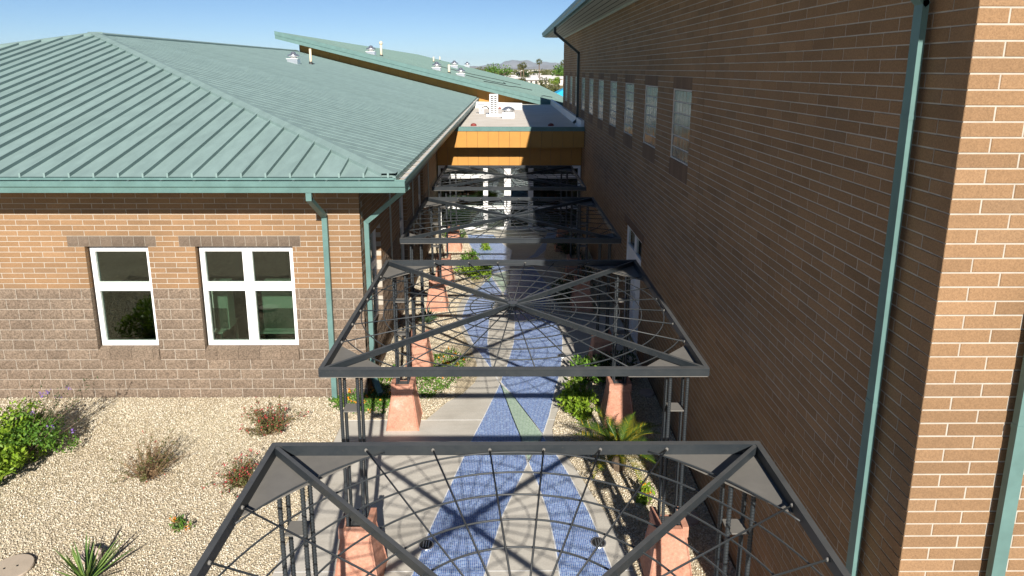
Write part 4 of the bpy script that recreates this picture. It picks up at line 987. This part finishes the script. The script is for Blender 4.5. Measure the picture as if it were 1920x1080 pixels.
# sago palm
def sago(px, py, label, n=24, L=.9):
    c = G(px, py); t = thing('sago_palm', label, 'palm', c)
    MB().lathe([(.10, 0), (.12, .12), (.08, .26)], c, 10).build('trunk', 'bark', t)
    c = c+Vector((0, 0, .24))
    for i in range(n):
        a = 2.4*i; el = 1.42-.95*(i/n)+random.uniform(-.1, .1); l = L*random.uniform(.85, 1.12); mb = MB(); hd = Vector((math.cos(a), math.sin(a), 0)); pts = []
        p = c.copy(); e = el; K = 16
        for k in range(K+1):
            pts.append(p.copy()); p = p+(hd*math.cos(e)+Vector((0, 0, math.sin(e))))*l/K; e -= .075
        mb.tube(pts, [.009*(1-k/K*.8) for k in range(K+1)], 4, False, .9)
        s = Vector((-hd.y, hd.x, 0)); gold = random.random() < .6
        for k in range(2, K+1):
            f = k/K; ll = .17*math.sin(math.pi*min(1, f*.9+.12))*l/.75+.02; fw = (pts[k]-pts[k-1]).normalized()
            for m_ in (0, .5):
                q = pts[k-1].lerp(pts[k], m_)
                for sg in (-1, 1):
                    dd_ = (s*sg*.85+fw*.55+Vector((0, 0, .28))).normalized(); w_ = fw*.010
                    mb.add([q-w_, q+w_, q+dd_*ll], [(0, 1, 2)], min(.99, max(0, (.72 if gold else .35)+random.uniform(-.25, .28)-abs(f-.4)*.25)))
        mb.build('frond', 'palm', t)
sago(1160, 880, 'sago palm with yellow green fronds beside the shaded wall')

# ------------------------------------------------------------------ distance
def tree(x, y, h, r, mat, label, n=1500, ls=.5, grp='trees beyond the school'):
    t = thing('tree', label, 'tree', (x, y, 0), grp)
    mb = MB(); mb.tube([(x, y, -.2), (x+.1, y, h*.3), (x, y, h*.55)], [r*.09, r*.06, r*.03], 7)
    for k in range(5):
        a = k*1.3; mb.tube([(x, y, h*.3), (x+math.cos(a)*r*.6, y+math.sin(a)*r*.5, h*.68)], [r*.04, r*.015], 5)
    mb.build('trunk', 'bark', t)
    leaves(blob((x, y, h*.62), (r, r, h*.42), n, .4, 16, .42), ls, mat, 'crown', t, .2, 1.5)
def at_px(px, Y): return (px-946)/1290*Y
for px, base, top, wpx, mat, lab in ((935, 152, 121, 62, 'leaf', 'large green tree left of the pale houses'), (912, 146, 124, 44, 'leafolive', 'olive green tree at the skyline above the shed roof'), (893, 143, 127, 30, 'leafolive', 'small olive tree leftmost on the skyline'),
                                     (977, 158, 132, 28, 'leafdark', 'dark round tree in front of the houses'), (983, 161, 141, 34, 'leafolive', 'low olive tree at the field edge'), (1046, 153, 122, 40, 'leaf', 'tree touching the right wall on the skyline'), (1038, 162, 142, 24, 'leaflime', 'bright green tree below the skyline tree by the wall'), (1022, 150, 134, 20, 'leafolive', 'small tree between the houses'), (1002, 143, 131, 16, 'leafdark', 'tiny far tree above the house roofs')):
    Y = 6.25*1290/(base-127.5); x = at_px(px, Y); hgt = (base-top)/1290*Y; tree(x, Y, hgt, wpx/2/1290*Y, mat, lab, 1300, hgt*.09)
for px, py, rr_, lab in ((1024, 176, 3.2, 'ochre bush beyond the shed roof edge'), (1036, 180, 2.2, 'ochre bush beside the turquoise canopy'), (1008, 170, 1.8, 'dark bush at the far field edge')):
    p = G(px, py+4); shrub(0, 0, (rr_, rr_, rr_*.8), 900, .45, 'leafolive', lab, at=(p.x, min(p.y, 160), 0), clumps=10)
def palm(px, Y, zt, label, dense=16):
    x = at_px(px, Y); t = thing('fan_palm', label, 'palm', (x, Y, 0), 'tall palms on the skyline')
    MB().tube([(x, Y, -.2), (x+.1, Y, zt*.5), (x, Y, zt)], [.3, .22, .18], 7).build('trunk', 'bark', t)
    P = rng.normal(size=(420, 3)); P /= np.linalg.norm(P, axis=1)[:, None]; d = P.copy(); P = np.array([x, Y, zt])+P*np.array([.7, .7, .6])
    leaves(P[:230], .95, 'leafolive', 'crown', t, -.15, 6, d[:230])
palm(1008.5, 300, 9.2, 'tall thin palm standing alone against the mountains'); palm(974, 260, 7.0, 'left palm of the pair above the houses'); palm(979, 262, 7.4, 'right palm of the pair above the houses'); palm(1055, 250, 8.2, 'palm half hidden by the right wall')
def house(px, Y, w, d, h, label, rot=0):
    x = at_px(px, Y); t = thing('house', label, 'house', (x, Y, 0), 'low pale houses beyond the field')
    MB().box((x-w/2, Y, -.1), (x+w/2, Y+d, h)).build('wall', 'housewall', t)
    r = MB(); o = .6; r.add([(x-w/2-o, Y-o, h), (x+w/2+o, Y-o, h), (x+w/2+o, Y+d+o, h), (x-w/2-o, Y+d+o, h), (x-w/2-o, Y+d/2, h+.8), (x+w/2+o, Y+d/2, h+.8)], [(0, 1, 5, 4), (2, 3, 4, 5), (0, 4, 3), (1, 2, 5), (3, 2, 1, 0)]); r.build('roof', 'houseroof', t)
    for k in range(4): MB().box((x-w/2+w*(.12+.22*k), Y-.05, .9), (x-w/2+w*(.12+.22*k)+w*.09, Y-.005, 2.1)).build('window', 'rubber', t)
for px, Y, w, lab in ((1008, 235, 7.5, 'nearest pale house with dark windows'), (962, 255, 8, 'pale house behind the green trees on the left'), (1036, 262, 7, 'pale house right of the nearest house'), (985, 300, 9, 'pale house beneath the pair of palms'), (1017, 330, 11, 'pale house beneath the tall thin palm'), (1056, 285, 9, 'pale house beside the right wall'), (940, 340, 12, 'far pale house at the left end of the row'), (1000, 420, 16, 'far pale house highest in the row')):
    house(px, Y, w, 8, 2.4, lab)
# far scatter of scrub and roofs that reads as one mass
n = 2600; Yr = 360*np.exp(rng.uniform(0, 2.3, n)); Xr = rng.uniform(-.12, .14, n)*Yr
P = np.repeat(np.stack([Xr, Yr, np.full(n, 1.2)], 1), 10, 0)+rng.normal(size=(n*10, 3))*np.array([2.6, 2.6, 1.1])
o = leaves(P, 2.0, 'leafolive', 'far_scrub', None, .2, 1.5); tag(o, 'distant grey green scrub and trees on the plain', 'scrub'); stuff(o)
hb = MB()
for _ in range(70):
    Y = 420*math.exp(random.uniform(0, 1.9)); x = random.uniform(-.08, .12)*Y; w_ = random.uniform(5, 11); hb.box((x-w_*.7, Y, 0), (x+w_*.7, Y+8, random.uniform(2.5, 3.5)))
o = hb.build('far_roofs', 'houseroof'); tag(o, 'distant pale roofs scattered over the plain', 'town'); stuff(o)
# field fence
fx = thing('field_fence', 'low wire fence along the dry field', 'fence', (8, 185, 0))
for i in range(16): MB().box((3+i*1.6, 185, -.1), (3.08+i*1.6, 185.08, 1.3)).build('post', 'bark', fx)
MB().box((3, 185.02, 1.1), (27.2, 185.05, 1.15)).build('rail', 'bark', fx); MB().box((3, 185.02, .6), (27.2, 185.05, .65)).build('rail', 'bark', fx)
# turquoise shade canopy
cx, cy = 9.0, 88.; t = thing('shade_canopy', 'bright turquoise shade canopy beside the far end of the right wall', 'canopy', (cx, cy, 0))
MB().add([(cx-3.2, cy-3, 2.9), (cx+3.2, cy-3, 2.9), (cx+3.2, cy+3, 2.9), (cx-3.2, cy+3, 2.9), (cx, cy, 4.6), (cx-3.2, cy-3, 2.8), (cx+3.2, cy-3, 2.8), (cx+3.2, cy+3, 2.8), (cx-3.2, cy+3, 2.8)], [(0, 1, 4), (1, 2, 4), (2, 3, 4), (3, 0, 4), (0, 5, 6, 1), (1, 6, 7, 2), (2, 7, 8, 3), (3, 8, 5, 0)]).build('fabric', 'turq', t)
for sx in (-1, 1):
    for sy in (-1, 1): MB().tube([(cx+sx*3, cy+sy*2.8, -.1), (cx+sx*3, cy+sy*2.8, 2.85)], .08, 8).build('post', 'white', t)
# mountains
def range_(name, Y, prof, seed):
    rr = np.random.default_rng(seed); xs = np.linspace(-.9*Y, .9*Y, 700); hs = np.zeros(700)
    for px, py, wd in prof: hs = np.maximum(hs, (127.5-py)/1290*Y*np.exp(-((xs-at_px(px, Y))/(wd/1290*Y))**2))
    for k in range(1, 14): hs += hs.max()*.085/k**.7*np.sin(xs/Y*46*k+rr.uniform(0, 6))*(hs/hs.max())
    hs = np.maximum(hs, 2); mb = MB(); rows = [(0, 0), (.018, .45), (.04, .8), (.06, 1), (.1, .5), (.15, 0)]
    V = [(x*(1+rd), Y*(1+rd)+rr.normal(0, Y*.004)*(0 < hh < 1), -1+h*hh*(1+rr.normal(0, .07)*(hh < 1))) for rd, hh in rows for x, h in zip(xs, hs)]
    n = 700; Fq = [(r*n+i, r*n+i+1, (r+1)*n+i+1, (r+1)*n+i) for r in range(len(rows)-1) for i in range(n-1)]
    struct(mb.add(V, Fq).build(name, 'mountain', None, True))
range_('mountains', 12000, [(958, 111, 30), (985, 111, 26), (1010, 114, 60), (1056, 114, 60), (1200, 108, 120), (925, 117, 40), (700, 116, 160), (300, 112, 220), (1700, 108, 300)], 3)
range_('hills', 8000, [(1030, 119.5, 45), (1100, 116, 60), (860, 122, 160), (500, 120, 200), (1500, 116, 300)], 5)
# air between the camera and the far ridges
hz = MB().box((-14500, -420, -3), (14500, 14800, 260)).build('haze', 'dark'); stuff(hz); tag(hz, 'thin pale blue haze over the whole plain', 'haze')
hm = D.materials.new('haze'); hm.use_nodes = True; hm.node_tree.nodes.clear()
ou = hm.node_tree.nodes.new('ShaderNodeOutputMaterial'); pv = hm.node_tree.nodes.new('ShaderNodeVolumePrincipled')
pv.inputs['Color'].default_value = (.58, .80, 1, 1); pv.inputs['Density'].default_value = 4e-5; pv.inputs['Anisotropy'].default_value = 0
hm.node_tree.links.new(pv.outputs[0], ou.inputs['Volume']); hz.data.materials.clear(); hz.data.materials.append(hm)
